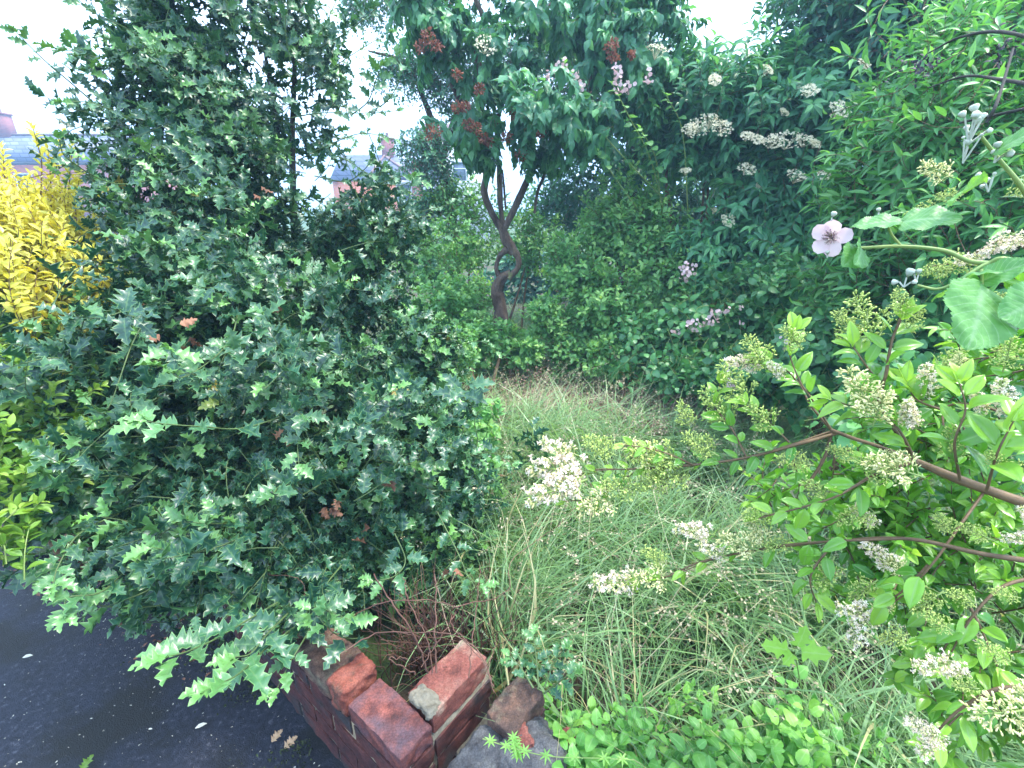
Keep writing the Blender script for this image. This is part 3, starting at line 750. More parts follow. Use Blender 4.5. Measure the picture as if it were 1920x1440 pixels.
# ------------------------------------------------------------------ holly
holly = thing('holly_bush', 'large dark green holly bush with glossy spiny leaves overhanging the brick wall', 'bush', (*PZ(600, 1120, .05)[:2], .05))
hl, ht, hy = MB(), MB(), MB()
HB = [(450, 760, 2.15, .74, .5, .56, 230), (700, 880, 2.05, .44, .40, .42, 140), (210, 730, 2.3, .40, .42, .34, 120), (450, 890, 1.9, .50, .34, .20, 120),
      (600, 600, 2.45, .50, .45, .42, 140), (400, 490, 2.5, .44, .42, .40, 120), (370, 290, 2.75, .36, .36, .50, 120), (340, 70, 2.9, .32, .32, .44, 80),
      (470, 170, 2.9, .30, .32, .44, 46), (650, 430, 2.6, .34, .32, .22, 70), (310, 640, 2.25, .42, .4, .36, 90), (620, 975, 1.95, .36, .32, .20, 80), (790, 700, 2.4, .26, .3, .34, 70),
      (440, 380, 2.7, .34, .32, .32, 64), (160, 820, 2.1, .22, .3, .15, 44), (545, 40, 3.0, .28, .24, .28, 34), (600, 130, 2.9, .16, .2, .2, 12), (600, 250, 2.8, .16, .2, .1, 9), (860, 900, 2.1, .12, .2, .25, 26), (760, 1030, 2.05, .26, .2, .12, 44), (500, 1045, 1.80, .30, .2, .12, 60), (600, 1060, 1.78, .16, .16, .09, 26), (330, 950, 1.9, .26, .22, .10, 30), (740, 420, 2.5, .16, .2, .13, 26), (700, 360, 2.5, .16, .2, .10, 14)]
for (px, py, r, rx, ry, rz, n) in HB:
    c = P(px, py, r)
    tips, d = blob_tips(c, (rx, ry, rz), int(n * 2.35), clump=2.0, hole=.06 if rx > .38 else -.08, rough=.44, shell=(.55, 1.15))
    g = nrm(d * np.array([1, 1, .6]) + np.array([0, 0, .25]) + rng.normal(0, .42, d.shape))
    shoots(hl, ht, HOLLY, tips, g, .22, 8, .074, out=d, outw=.6 if py > 500 else 1.0, div=1.05, sag=.12, twr=.0022, upn=.75, yng=(.5, 1.0, .95), szvar=.3, petiole=.1)
    ti, di = blob_tips(c, (rx * .55, ry * .55, rz * .55), int(n * (.7 if py > 350 else .25)), hole=-2)
    shoots(hl, ht, HOLLY, ti, nrm(di + rnd_unit(len(ti))), .22, 7, .06, yng=(2, 3), upn=.5)
for pts, n, s in (
    ([(520, 1130, 1.6), (460, 1165, 1.5), (400, 1200, 1.38), (350, 1222, 1.3), (312, 1232, 1.27)], 9, .078),
    ([(560, 1170, 1.6), (500, 1215, 1.5), (450, 1262, 1.35), (405, 1285, 1.3)], 7, .085),
    ([(540, 1150, 1.6), (500, 1190, 1.5), (470, 1225, 1.42), (440, 1232, 1.4)], 6, .080),
    ([(600, 1130, 1.65), (580, 1180, 1.55), (560, 1215, 1.5), (545, 1240, 1.48), (520, 1290, 1.44)], 7, .060),
    ([(640, 1060, 1.7), (600, 1110, 1.6), (575, 1150, 1.55)], 6, .07),
    ([(330, 1020, 1.8), (250, 1060, 1.7), (190, 1110, 1.62), (130, 1120, 1.6), (118, 1150, 1.58)], 10, .062),
    ([(230, 960, 1.8), (150, 1000, 1.7), (110, 1060, 1.65), (100, 1095, 1.62)], 9, .058),
    ([(740, 1000, 1.7), (760, 1050, 1.65), (740, 1080, 1.62), (700, 1090, 1.6)], 7, .066),
    ([(820, 960, 1.8), (860, 1040, 1.75), (880, 1085, 1.72), (910, 1095, 1.7)], 8, .055),
    ([(450, 560, 2.0), (430, 640, 1.75), (350, 705, 1.55), (310, 690, 1.5)], 7, .075),
    ([(560, 770, 1.75), (460, 802, 1.55), (380, 800, 1.45), (310, 795, 1.4), (275, 790, 1.4)], 8, .078),
    ([(640, 930, 1.75), (585, 840, 1.6), (560, 830, 1.55), (560, 870, 1.5)], 6, .068),
    ([(300, 560, 2.0), (250, 640, 1.9), (200, 770, 1.8), (160, 745, 1.75)], 8, .06),
    ([(230, 240, 2.6), (150, 170, 2.4), (80, 110, 2.3), (32, 62, 2.25)], 11, .048),
    ([(260, 230, 2.5), (180, 195, 2.35), (120, 190, 2.3)], 7, .055),
    ([(320, 330, 2.5), (220, 345, 2.2), (130, 300, 2.0), (110, 260, 1.95)], 8, .05),
    ([(540, 222, 2.6), (600, 212, 2.4), (680, 212, 2.3), (742, 208, 2.2)], 10, .048),
    ([(660, 215, 2.3), (690, 190, 2.2), (705, 150, 2.15), (715, 125, 2.1)], 8, .062),
    ([(690, 212, 2.3), (725, 190, 2.2), (748, 150, 2.2), (745, 105, 2.2)], 8, .056),
    ([(560, 160, 2.6), (580, 90, 2.5), (610, 45, 2.5), (640, -20, 2.5)], 8, .045),
    ([(545, 120, 2.6), (535, 50, 2.6), (545, -20, 2.6)], 8, .05),
    ([(500, 140, 2.6), (440, 60, 2.5), (420, -20, 2.5)], 8, .055),
    ([(620, 290, 2.4), (650, 300, 2.3), (700, 330, 2.2), (720, 310, 2.15)], 7, .05),
    ([(700, 520, 2.3), (770, 470, 2.1), (840, 440, 2.0), (870, 420, 2.0)], 8, .055),
    ([(800, 660, 2.3), (850, 650, 2.2), (900, 640, 2.1), (930, 660, 2.1)], 9, .05),
    ([(560, 300, 2.7), (620, 270, 2.5), (680, 250, 2.4), (740, 262, 2.3)], 10, .046),
    ([(590, 330, 2.6), (650, 340, 2.5), (690, 310, 2.4), (712, 270, 2.35)], 9, .050),
    ([(560, 180, 2.7), (620, 130, 2.6), (680, 90, 2.5), (730, 60, 2.4)], 10, .040),
    ([(600, 90, 2.7), (650, 60, 2.6), (700, 20, 2.5), (740, -20, 2.5)], 10, .038),
    ([(640, 380, 2.5), (700, 350, 2.4), (760, 330, 2.3), (800, 345, 2.2)], 9, .050),
    ([(700, 440, 2.4), (780, 400, 2.2), (850, 380, 2.1), (880, 340, 2.05)], 10, .048),
    ([(300, 90, 2.8), (230, 50, 2.6), (170, 20, 2.5), (130, -20, 2.4)], 9, .048),
    ([(720, 400, 2.4), (760, 385, 2.2), (770, 350, 2.15), (775, 330, 2.1)], 6, .055),
    ([(850, 860, 2.0), (920, 850, 1.9), (960, 870, 1.85)], 8, .045),
    ([(880, 900, 2.0), (895, 830, 1.95), (890, 790, 1.9), (905, 760, 1.9)], 8, .04)):
    spray(hy, ht, HOLLY, pts, n, s, div=1.0, upn=.9 if pts[0][1] > 500 else .5, face=.35 if pts[0][1] > 500 else 1.0, twr=.0028)
ml = MB()
hb = PZ(610, 1120, .05)
for pts, rr in (([hb, P(600, 900, 2.6), P(560, 560, 2.75), P(548, 290, 2.9), P(552, 100, 3.0), P(530, -60, 3.1)], [.03, .025, .020, .015, .010, .005]),
                ([hb + [.03, .05, 0], P(500, 880, 2.6), P(470, 560, 2.8), P(520, 280, 2.9), P(500, 120, 3.0), P(480, -60, 3.1)], [.028, .022, .018, .013, .008, .004]),
                ([hb + [-.05, 0, 0], P(430, 880, 2.5), P(330, 600, 2.7), P(300, 300, 2.8), P(300, 60, 2.95), P(290, -60, 3.)], [.025, .02, .016, .012, .008, .004]),
                ([hb + [-.02, -.04, 0], P(400, 1000, 2.3), P(200, 860, 2.3), P(100, 700, 2.3)], [.028, .022, .016, .006]),
                ([hb, P(700, 960, 2.3), P(760, 820, 2.3), P(800, 680, 2.4)], [.03, .022, .014, .005])): ml.limb(pts, rr, 8)
ml.build('stem', M['hollybark'], holly); hl.build('foliage', M['holly'], holly); ht.build('twigs', M['hollystem'], holly)
o = hy.build('outer_sprays', M['holly'], holly)
mb = MB()                               # a few dead leaves caught among the green ones
for px, py, r in ((530, 580, 1.95), (320, 620, 1.85), (280, 560, 2.0), (715, 905, 1.7), (620, 935, 1.7), (625, 960, 1.7), (520, 830, 1.7), (830, 1080, 1.7), (480, 350, 2.4), (340, 655, 1.8), (690, 1010, 1.7)):
    mb.inst(HOLLY, P(px, py, r)[None] + rng.normal(0, .02, (2, 3)), rnd_unit(2), rnd_unit(2), .05)
mb.build('dead_leaves', M['browndead'], holly)

# holly seedling at the right of the wall
t = thing('holly_seedling', 'small bluish holly seedling in the grass behind the broken brick stub', 'plant', PZ(1010, 1300, .08)); a_, b_ = MB(), MB()
for pts in ([(1010, 1290, 1.5), (1005, 1230, 1.5), (1000, 1190, 1.5)], [(1020, 1290, 1.5), (1040, 1240, 1.48), (1060, 1215, 1.45)], [(1000, 1290, 1.5), (975, 1250, 1.5), (955, 1230, 1.5)], [(1020, 1300, 1.5), (1060, 1270, 1.45), (1080, 1260, 1.42)]): spray(a_, b_, HOLLY, pts, 7, .042)
a_.build('leaves', M['holly'], t); b_.build('stem', M['hollystem'], t)

# ------------------------------------------------------------------ shrubs at the left edge
shrub('golden_shrub', 'bright yellow golden leaved shrub at the left edge in front of the brick house', 'bush', M['gold'], M['twig'], OVAL,
      [(10, 490, 2.9, .44, .35, .36, 420), (60, 600, 2.7, .44, .35, .44, 420), (-60, 650, 2.5, .4, .3, .5, 150), (110, 480, 3.0, .18, .25, .34, 160)], .036, .26, 11, up=1.6, opp=True, wid=.85, sag=-.02, upn=.4, bs=dict(hole=-.6, rough=.25))
gs = [o for o in C.objects if o.name.startswith('golden_shrub')][0]
a_, b_ = MB(), MB()
for pts in ([(110, 420, 2.9), (112, 350, 2.9), (105, 300, 2.9), (118, 250, 2.9)], [(75, 400, 2.9), (78, 310, 2.9), (70, 270, 2.9), (62, 240, 2.9)], [(10, 400, 2.9), (8, 330, 2.9), (5, 280, 2.9)], [(140, 420, 2.9), (145, 360, 2.9), (150, 325, 2.9)], [(95, 420, 2.9), (95, 340, 2.9), (90, 280, 2.9)], [(125, 420, 2.9), (130, 340, 2.9), (135, 275, 2.9)]):
    spray(a_, b_, OVAL, pts, 15, .038, opp=True, div=.9, wid=.85)
a_.build('tall_shoot_leaves', M['gold'], gs); b_.build('tall_stems', M['twig'], gs)
shrub('lime_shrub', 'yellow green leafy shrub low at the left edge above the tarmac', 'bush', M['lime'], M['cane'], OVAL,
      [(-60, 920, 1.8, .13, .2, .20, 30), (-10, 780, 2.0, .20, .2, .18, 44), (-45, 1000, 1.65, .09, .15, .10, 12), (20, 700, 2.3, .2, .2, .2, 50)], .037, .16, 9, up=.8, opp=True, upn=.8, trunk=[([(-2.4, 1.5, 0), (-2.3, 1.45, .4), P(-90, 900, 1.8)], [.014, .012, .006])])

# ------------------------------------------------------------------ lilac
lil = thing('lilac_tree', 'crooked lilac tree with drooping heart shaped leaves and rusty faded flower heads', 'tree', (*PY(938, 700, 4.45)[:2], .05))
L0 = 4.7
def LP(*a): return [P(x, y, L0 + (q if False else 0)) for x, y in a]
mb = MB(); base = PY(945, 600, 4.4); base[2] = .02
mb.limb([base] + LP((938, 578), (930, 548), (940, 522), (958, 512)), [.075, .062, .05, .056, .04], 14, .26)
mb.limb(LP((940, 525), (931, 505), (936, 482), (952, 468), (962, 476)), [.04, .028, .026, .038, .032], 10, .25)
mb.limb(LP((952, 522), (969, 505), (972, 485), (962, 468), (950, 450), (941, 425)), [.042, .028, .027, .042, .046, .042], 12, .22)
mb.build('trunk', M['bark'], lil)
mb = MB()
for a, rr in ((LP((944, 438), (922, 398), (908, 362), (912, 325), (900, 285), (897, 245), (905, 180), (893, 85), (906, 40), (888, -10)), [.036, .034, .034, .032, .028, .026, .024, .026, .022, .016]),
              (LP((944, 432), (938, 380), (936, 320), (930, 272), (940, 200), (985, 120), (1000, 20)), [.028, .026, .024, .02, .018, .014, .01]),
              (LP((944, 432), (966, 388), (990, 335), (1006, 298), (1055, 268), (1100, 180), (1125, 90), (1170, 30)), [.034, .034, .031, .028, .022, .02, .016, .01]),
              (LP((1002, 400), (1008, 360), (1022, 322), (1016, 288)), [.014, .014, .013, .01]),
              (LP((948, 392), (945, 350), (942, 318)), [.010, .009, .008]),
              (LP((866, 200), (845, 150), (818, 110), (812, 70)), [.028, .024, .02, .016]),
              (LP((898, 260), (880, 225), (866, 200)), [.026, .026, .026]),
              (LP((1095, 240), (1060, 245), (1035, 262), (1030, 280)), [.01, .009, .008, .006]),
              (LP((1100, 180), (1145, 150), (1200, 120)), [.02, .014, .008])):
    mb2 = MB(); mb2.limb(a, rr, 10, .14); mb2.build('limb', M['bark'], lil)
a_, b_ = MB(), MB()
for (px, py, r, rx, ry, rz, n) in [(830, 70, 4.5, .22, .3, .30, 30), (1000, 215, 4.1, .40, .35, .26, 95), (880, 240, 4.4, .22, .3, .2, 30), (1130, 210, 4.3, .35, .35, .30, 60), (950, 120, 4.6, .34, .4, .3, 36), (1190, 60, 4.7, .45, .4, .40, 95),
                                   (800, 15, 4.5, .28, .3, .28, 34), (900, 285, 4.5, .2, .25, .12, 20), (1020, 10, 4.8, .6, .4, .28, 60), (1010, 290, 4.5, .22, .25, .13, 20), (770, -20, 4.4, .2, .3, .2, 16)]:
    tips, d = blob_tips(P(px, py, r), (rx, ry, rz), int(n * 1.05), hole=-.25, rough=.35, clump=1.6)
    shoots(a_, b_, HEART, tips, nrm(d + [0, 0, -.15] + rng.normal(0, .4, d.shape)),   .24, 8, .084, out=d, outw=.8, opp=True, droop=.75, div=.9, sag=.3, petiole=.25, yng=(.3, 1, .9), upn=.9)
a_.build('crown', M['lilac'], lil); b_.build('twigs', M['twig'], lil)


def cluster(name, mat, parent, c, kind, n, size, fl, axis=(0, 0, 1), mats=None):
    """head of many small flowers: kind = ball | dome | crumb"""
    m = MB(); c = np.asarray(c, float); axis = nrm(np.asarray(axis, float)); d = rnd_unit(n)
    if kind == 'dome':
        a = nrm(np.cross(axis, [1, .2, .1])); b = np.cross(axis, a); q = np.sqrt(rng.random(n)); th = rng.uniform(0, 6.28, n)
        p = c + size * (q * np.cos(th))[:, None] * a + size * (q * np.sin(th))[:, None] * b + axis * (size * .25 * (1 - q ** 2) + rng.normal(0, size * .06, n))[:, None]
        nr = axis + rng.normal(0, .35, (n, 3)); ax = nrm(np.cross(nr, rnd_unit(n))); m.inst([TINY], p, ax, nr, fl * rng.uniform(.7, 1.3, n))
        k = 14; Q = np.linspace(c - axis * size * .8, p[:k], 4).transpose(1, 0, 2); m.tubes(Q, size * .018, size * .012, 3, rnd=.2)
    elif kind == 'crumb':
        p = c + d * size * (rng.random(n) ** .4)[:, None] * np.array([1, 1, .85]); m.inst([CRUMB], p, nrm(d + rnd_unit(n) * .8), rnd_unit(n), fl * rng.uniform(.6, 1.4, n))
    elif kind == 'five':
        p = c + d * size * (rng.random(n) ** .33)[:, None]; tc = nrm(CAM - c); nr = nrm(tc + d * .7 + rng.normal(0, .4, (n, 3))); m.inst([FLOWER5], p, nrm(np.cross(nr, rnd_unit(n))), nr, fl * rng.uniform(.7, 1.2, n))
        Q = np.linspace(np.broadcast_to(c - [0, 0, size * .8], (n, 3)), p, 4).transpose(1, 0, 2); m.tubes(Q, .0008, .0006, 3, rnd=0.0)
    return m.build(name, mat, parent)


for px, py, s in ((803, 68, .07), (790, 88, .06), (818, 86, .06), (858, 140, .05), (899, 168, .055), (858, 202, .06), (872, 199, .05), (810, 246, .09), (878, 234, .055), (892, 240, .06), (907, 258, .06), (916, 266, .05), (966, 214, .055), (950, 257, .055), (1012, 249, .05), (977, 290, .07), (1146, 85, .065), (1150, 108, .05), (1184, 103, .03)):
    cluster('flower_head', M['rust'], lil, P(px, py, 4.05), 'crumb', 80, s * .72, .019)

# ------------------------------------------------------------------ trees and shrubs at the back
shrub('hawthorn_tree', 'fine leaved pale twiggy tree just left of the lilac against the white sky', 'tree', M['dark'], M['twig'], SMALL,
      [(800, 290, 5.6, .40, .4, .42, 170), (760, 130, 5.8, .45, .4, .28, 120), (850, 110, 5.8, .5, .4, .6, 230), (1010, 120, 5.8, .75, .4, .50, 380), (790, 390, 5.5, .2, .2, .3, 40), (700, 10, 5.8, .5, .3, .25, 90)], .042, .34, 12, up=.1, sag=.15,
      bs=dict(hole=-.35, rough=.4, clump=.9), trunk=[([PY(860, 600, 5.4) * [1, 1, 0], P(850, 420, 5.7), P(830, 300, 5.8), P(800, 200, 5.8), P(760, 120, 5.9), P(690, 95, 5.9)], [.05, .045, .04, .03, .02, .008]), ([P(830, 300, 5.8), P(870, 180, 5.8), P(960, 80, 5.9), P(1060, -20, 6)], [.035, .03, .022, .01])], trunkmat=M['bark'])
shrub('evergreen_tree', 'tall dark tree behind the lilac reaching the top of the photo', 'tree', M['dark'], M['twig'], OVAL,
      [(1180, 240, 6.0, .80, .6, .9, 560), (1140, 20, 6.8, .75, .6, .8, 440), (1060, 380, 6.6, .6, .5, .5, 200), (1290, 380, 6.6, .7, .5, .6, 220)], .075, .36, 11, up=.3, bs=dict(hole=-.2, rough=.4, clump=1.6),
      trunk=[([PY(1180, 600, 6.4) * [1, 1, 0], P(1185, 400, 6.7), P(1190, 200, 6.8), P(1180, 0, 6.9)], [.14, .12, .09, .04])], trunkmat=M['hollybark'])
shrub('dark_tree', 'dark green tree overhanging from the top right corner', 'tree', M['dark'], M['twig'], ELDER,
      [(1640, 10, 5.4, .62, .6, .50, 340), (1820, -60, 5.0, .9, .6, .8, 420), (1700, 180, 5.0, .55, .5, .5, 200), (1500, -5, 5.6, .26, .4, .12, 30)], .10, .36, 10, up=.1, bs=dict(hole=-.15, rough=.4, clump=1.5),
      trunk=[([PY(1900, 600, 4.6) * [1, 1, 0], P(1880, 300, 5.1), P(1800, 60, 5.3), P(1600, 20, 5.5)], [.12, .10, .06, .02])], trunkmat=M['hollybark'])
elder = shrub('elder_shrub', 'spreading elder with flat creamy white flower plates right of the lilac', 'bush', M['elder'], M['twig'], ELDER,
      [(1370, 230, 4.9, .70, .6, .50, 420), (1330, 170, 5.2, .45, .4, .26, 130), (1480, 380, 4.6, .60, .5, .46, 300), (1540, 200, 4.9, .48, .5, .46, 230), (1250, 230, 5.0, .36, .4, .42, 150), (1400, 480, 4.7, .7, .5, .4, 260), (1440, 135, 5.2, .34, .3, .12, 40)],
      .105, .36, 9, up=.25, opp=True, droop=.25, bs=dict(hole=-.15, rough=.4, clump=1.5))
for px, py, s in ((1310, 238, .11), (1335, 225, .12), (1355, 240, .10), (1402, 255, .07), (1400, 316, .09), (1495, 330, .10), (1478, 262, .13), (1510, 262, .09), (1573, 206, .10), (1365, 412, .08), (1450, 265, .09), (1420, 262, .06), (1518, 170, .08), (1295, 245, .09), (1340, 395, .05), (1530, 270, .06), (1233, 92, .11), (912, 85, .12), (1440, 130, .06), (1620, 120, .06), (1545, 330, .07), (1425, 350, .05), (1285, 320, .06), (1590, 290, .06), (1340, 150, .06), (1470, 210, .05)):
    cluster('flower_plate', M['umbel'], elder, P(px, py, 4.15 if s > .05 else 4.3), 'dome', 90, s * .74, .015, axis=nrm(np.array([0, -.75, .8]) + rng.normal(0, .2, 3)))
hedge = shrub('box_leaved_shrub', 'rounded pale green small leaved shrub right of the lilac trunk', 'bush', M['hedge'], M['twig'], SMALL,
      [(1170, 430, 4.7, .46, .45, .38, 420), (1080, 500, 4.5, .34, .4, .34, 240), (1140, 590, 4.3, .42, .4, .34, 330), (1030, 590, 4.2, .22, .3, .22, 140), (1240, 520, 4.5, .36, .4, .36, 220), (1180, 660, 4.0, .42, .35, .22, 170), (1060, 660, 4.1, .22, .25, .16, 70)], .058, .22, 11, up=.5, bs=dict(hole=-.12, rough=.42, clump=1.9))
shrub('fine_leaved_shrub', 'soft light green shrub filling the space left of the lilac trunk', 'bush', M['hedge'], M['twig'], SMALL,
      [(870, 430, 5.4, .36, .4, .40, 260), (800, 480, 5.0, .36, .4, .36, 200), (880, 560, 4.9, .32, .3, .28, 160), (830, 370, 5.6, .3, .3, .2, 110), (890, 620, 4.3, .26, .25, .20, 110), (840, 640, 4.2, .22, .25, .22, 80), (1000, 440, 5.4, .3, .3, .4, 130)], .052, .26, 11, up=.7, bs=dict(hole=-.15, rough=.4, clump=1.8))
shrub('bramble_thicket', 'dark bramble thicket with pink flower clusters under the elder', 'bush', M['bramdark'], M['cane'], BRAMS,
      [(1350, 600, 3.9, .50, .4, .36, 220), (1300, 690, 3.6, .42, .3, .20, 130), (1200, 690, 3.7, .25, .25, .14, 50), (1500, 560, 4.0, .55, .4, .42, 210), (1210, 640, 3.9, .34, .3, .26, 120), (1420, 700, 3.5, .5, .35, .26, 170), (1620, 660, 3.4, .55, .4, .40, 230), (1800, 640, 3.0, .5, .4, .45, 180), (1750, 800, 2.4, .45, .35, .3, 120)],
      .062, .30, 8, up=.15, droop=.2, bs=dict(hole=-.2, rough=.4, clump=1.6))
bt = [o for o in C.objects if o.name.startswith('bramble_thicket')][0]
for px, py, r, n, s in ((1290, 500, 3.7, 14, .07), (1285, 515, 3.7, 10, .05), (1320, 600, 3.4, 10, .06), (1345, 590, 3.4, 9, .05), (1390, 575, 3.4, 3, .02), (1360, 582, 3.4, 5, .03), (1300, 612, 3.4, 8, .05), (1265, 620, 3.5, 5, .04), (1390, 605, 3.4, 3, .015),
                        (1375, 720, 2.9, 8, .05), (1365, 700, 2.9, 5, .03), (1475, 640, 2.9, 6, .04)):
    cluster('flower_cluster', M['petal'], bt, P(px, py, r), 'five', n, s, .026)
cl = thing('climbing_bramble', 'bramble with white and pale pink blossom climbing through the lilac crown', 'climber', PY(1180, 560, 4.4) * [1, 1, 0])
m1, m2 = MB(), MB()
for pts in ([(1250, 420, 4.5), (1220, 300, 4.3), (1180, 220, 4.0), (1150, 160, 3.9)], [(1240, 400, 4.5), (1230, 300, 4.2), (1200, 240, 4.0)], [(1250, 380, 4.5), (1130, 250, 4.1), (1080, 160, 3.9), (1060, 120, 3.9)], [(1290, 400, 4.5), (1280, 250, 4.3), (1250, 180, 4.2)], [(1200, 400, 4.4), (1130, 300, 4.1), (1110, 270, 4.0)]):
    spray(m1, m2, BRAMS, pts, 16, .075, div=1.1, twr=.006, droop=.3)
mb = MB(); mb.limb([PY(1200, 560, 4.4) * [1, 1, 0], P(1230, 500, 4.6), P(1250, 400, 4.5)], [.01, .01, .008], 6); mb.build('stem', M['cane'], cl)
m1.build('foliage', M['bramble'], cl); m2.build('canes', M['cane'], cl)
for px, py, n, s in ((1055, 128, 12, .06), (1080, 140, 9, .05), (1085, 165, 7, .04), (1155, 140, 12, .06), (1165, 160, 9, .05), (1180, 165, 6, .05), (1215, 145, 9, .05), (1025, 140, 6, .04), (1160, 130, 5, .04)):
    cluster('flower_cluster', M['petal'], cl, P(px, py, 3.8), 'five', n, s, .026)
lance = shrub('willow_leaved_shrub', 'bright green shrub with long pointed leaves filling the right edge behind the privet', 'bush', M['lance'], M['twig'], LANCE,
      [(1680, 330, 3.4, .42, .4, .36, 210), (1820, 260, 3.2, .50, .45, .42, 260), (1640, 500, 3.5, .34, .35, .36, 170), (1790, 120, 3.6, .46, .4, .36, 210), (1900, 420, 2.9, .4, .4, .45, 150), (1780, 480, 3.2, .42, .35, .36, 190), (1590, 430, 3.5, .14, .2, .18, 34)],
      .088, .28, 10, up=.45, sag=.15, yng=(.55, 1, .9), bs=dict(hole=-.15, rough=.4, clump=1.7))
shrub('back_hedge', 'dark unkempt hedge closing the garden behind the elder', 'hedge', M['dark'], M['twig'], ELDER,
      [(1300, 480, 8.0, 1.6, .6, 1.2, 320), (1600, 400, 7.5, 1.8, .6, 1.5, 420), (1900, 300, 6.5, 1.5, .6, 1.6, 320), (1000, 520, 8.2, 1.0, .5, .75, 160)], .15, .5, 10, up=.3)
gw = thing('garden_wall', 'dark red brick garden wall glimpsed through the elder', 'wall', PY(1330, 480, 6.2) * [1, 1, 0])
zt = PY(1300, 433, 5.9)[2]; xa, xb = PY(1200, 433, 5.9)[0], PY(1620, 433, 5.9)[0]
mb = MB(); mb.box(((xa + xb) / 2, 6.0, zt / 2), (xb - xa, .2, zt)); mb.build('wall', brickmat('garden brick', (.16, .05, .04), (.24, .08, .06), (.2, .17, .14), .225, .075, .01), gw, smooth=False)
mb = MB(); mb.box(((xa + xb) / 2, 6.0, zt + .03), (xb - xa + .02, .28, .06)); mb.build('coping', M['concrete'], gw, smooth=False)

# ------------------------------------------------------------------ long grass
def blades(mb, N, area, h, wfac, lean, dens=None, rbase=0, rspan=1, z0=.06, K=7, yv=.3):
    x = rng.uniform(area[0], area[1], N); y = rng.uniform(area[2], area[3], N); p = np.stack([x, y, np.full(N, z0)], -1)
    k = (wallside(x, y) > .03 + .36 * ((-(x - O[0]) * .785 + (y - O[1]) * .619) < .25)) 
    k &= ~((y < 1.9) & (wallside(x, y) < .62) & (x < -.12)) & ~((x < .2) & (y < 1.02)) & ~((x < -.1) & (y < 1.2))
    if dens is not None: k &= rng.random(N) < dens(p)
    p = p[k]; N = len(p)
    big = noise(p, 2.2); az = noise(p + 7, 2.6) * 3.6 + rng.normal(0, 1.3, N)
    hh = h * rng.uniform(.45, 1.25, N) * (1 + .25 * big); ln = np.minimum(lean * rng.uniform(.3, 1.5, N), .42 / hh)
    s = np.linspace(0, 1, K)[None]; dx, dy = np.cos(az)[:, None], np.sin(az)[:, None]
    curl = rng.uniform(.0, .75, N)[:, None] * lean
    hor = hh[:, None] * (ln[:, None] * s ** 1.8); zz = hh[:, None] * (s - curl * s ** 3)
    tw = rng.normal(0, .12, N)[:, None] * hh[:, None] * np.sin(s * 3)
    Q = np.stack([p[:, 0:1] + dx * hor - dy * tw, p[:, 1:2] + dy * hor + dx * tw, p[:, 2:3] + zz], -1)
    w = (wfac * rng.uniform(.6, 1.5, N))[:, None] * (1 - s ** 2.2) * .5 + .0002
    sd_ = np.stack(np.broadcast_arrays(-dy + 0 * s, dx + 0 * s, np.full_like(dx + 0 * s, .25)), -1); tws = rng.uniform(-.8, .8, N)[:, None, None] * np.array([0, 0, 1.]); sd_ = nrm(sd_ + tws)
    V = np.stack([Q - sd_ * w[..., None], Q + sd_ * w[..., None]], 2)
    i = np.arange(K - 1); f = np.stack([2 * i, 2 * i + 1, 2 * i + 3, 2 * i + 2], -1)[None] + (np.arange(N) * 2 * K)[:, None, None]
    A = np.zeros((N, K, 2, 4)); rv = np.clip(rbase + rspan * (.5 + .28 * noise(p, 1.3) + rng.normal(0, .22, N)), .0, 1)
    A[..., 0] = rv[:, None, None]; A[..., 1] = .5; A[..., 2] = s[:, :, None]; A[..., 3] = (s * yv)[:, :, None]
    mb.raw(V.reshape(-1, 3), f.reshape(-1, 4), np.full(N * (K - 1), 4), A.reshape(-1, 4)); return Q


def drymask(p):                         # dead straw patch in the middle distance
    return np.clip(1.5 * np.exp(-((p[:, 0] - .75) / 1.05) ** 2 - ((p[:, 1] - 3.3) / .62) ** 2) + .55 * noise(p, 3.6), .03, 1)


def clumps(p): return .14 + .86 * (noise(p, 7.5) > -.12)


g1 = MB()
gd = lambda p: (1 - .75 * drymask(p)) * clumps(p)
blades(g1, 40000, (-.5, 3.2, .6, 3.2), .33, .0048, 1.35, dens=gd)
blades(g1, 15000, (-.5, 3.2, .6, 3.0), .40, .0090, 1.1, dens=gd, rbase=-.1)
blades(g1, 22000, (-.9, 3.6, 2.6, 5.0), .32, .0075, 1.7, dens=gd)
blades(g1, 4500, (-.5, 3.0, .7, 3.4), .46, .0034, 1.1, rbase=.25, dens=gd)
blades(g1, 9000, (-1.5, 3.0, 4.2, 6.5), .4, .007, 1.1)
tag(g1.build('long_grass', M['grass'], origin=(0, 0, 0)), 'tall tangled green grass covering the overgrown garden', 'grass', kind='stuff')
g2 = MB()
blades(g2, 18000, (-.7, 2.8, 1.9, 4.3), .24, .0046, 2.2, dens=lambda p: drymask(p) ** 1.6)
blades(g2, 9000, (-.7, 2.8, 2.1, 4.3), .24, .010, 2.0, dens=lambda p: drymask(p) ** 1.5, rbase=-.4)
blades(g2, 900, (-.3, 3.0, .9, 3.5), .36, .0028, 1.6, rbase=.3, dens=lambda p: .2 + .8 * (noise(p, 2.0) > .2))
blades(g2, 1600, (.9, 2.6, 2.8, 4.4), .50, .003, .6, rbase=-.1)
for px, py, sz in ((1150, 775, .09), (1175, 800, .07), (1120, 760, .07), (1230, 800, .06), (960, 730, .10), (1010, 700, .09), (1060, 735, .08), (1300, 760, .09), (940, 780, .06), (1200, 745, .08), (900, 720, .07)):
    c = PZ(px, py, .30); N = 220; g2.inst([CRUMB], c + rng.normal(0, sz * .6, (N, 3)) * [1.3, 1.3, .9], rnd_unit(N), rnd_unit(N), .012 * rng.uniform(.5, 1.8, N), rng.uniform(.1, .9, N))
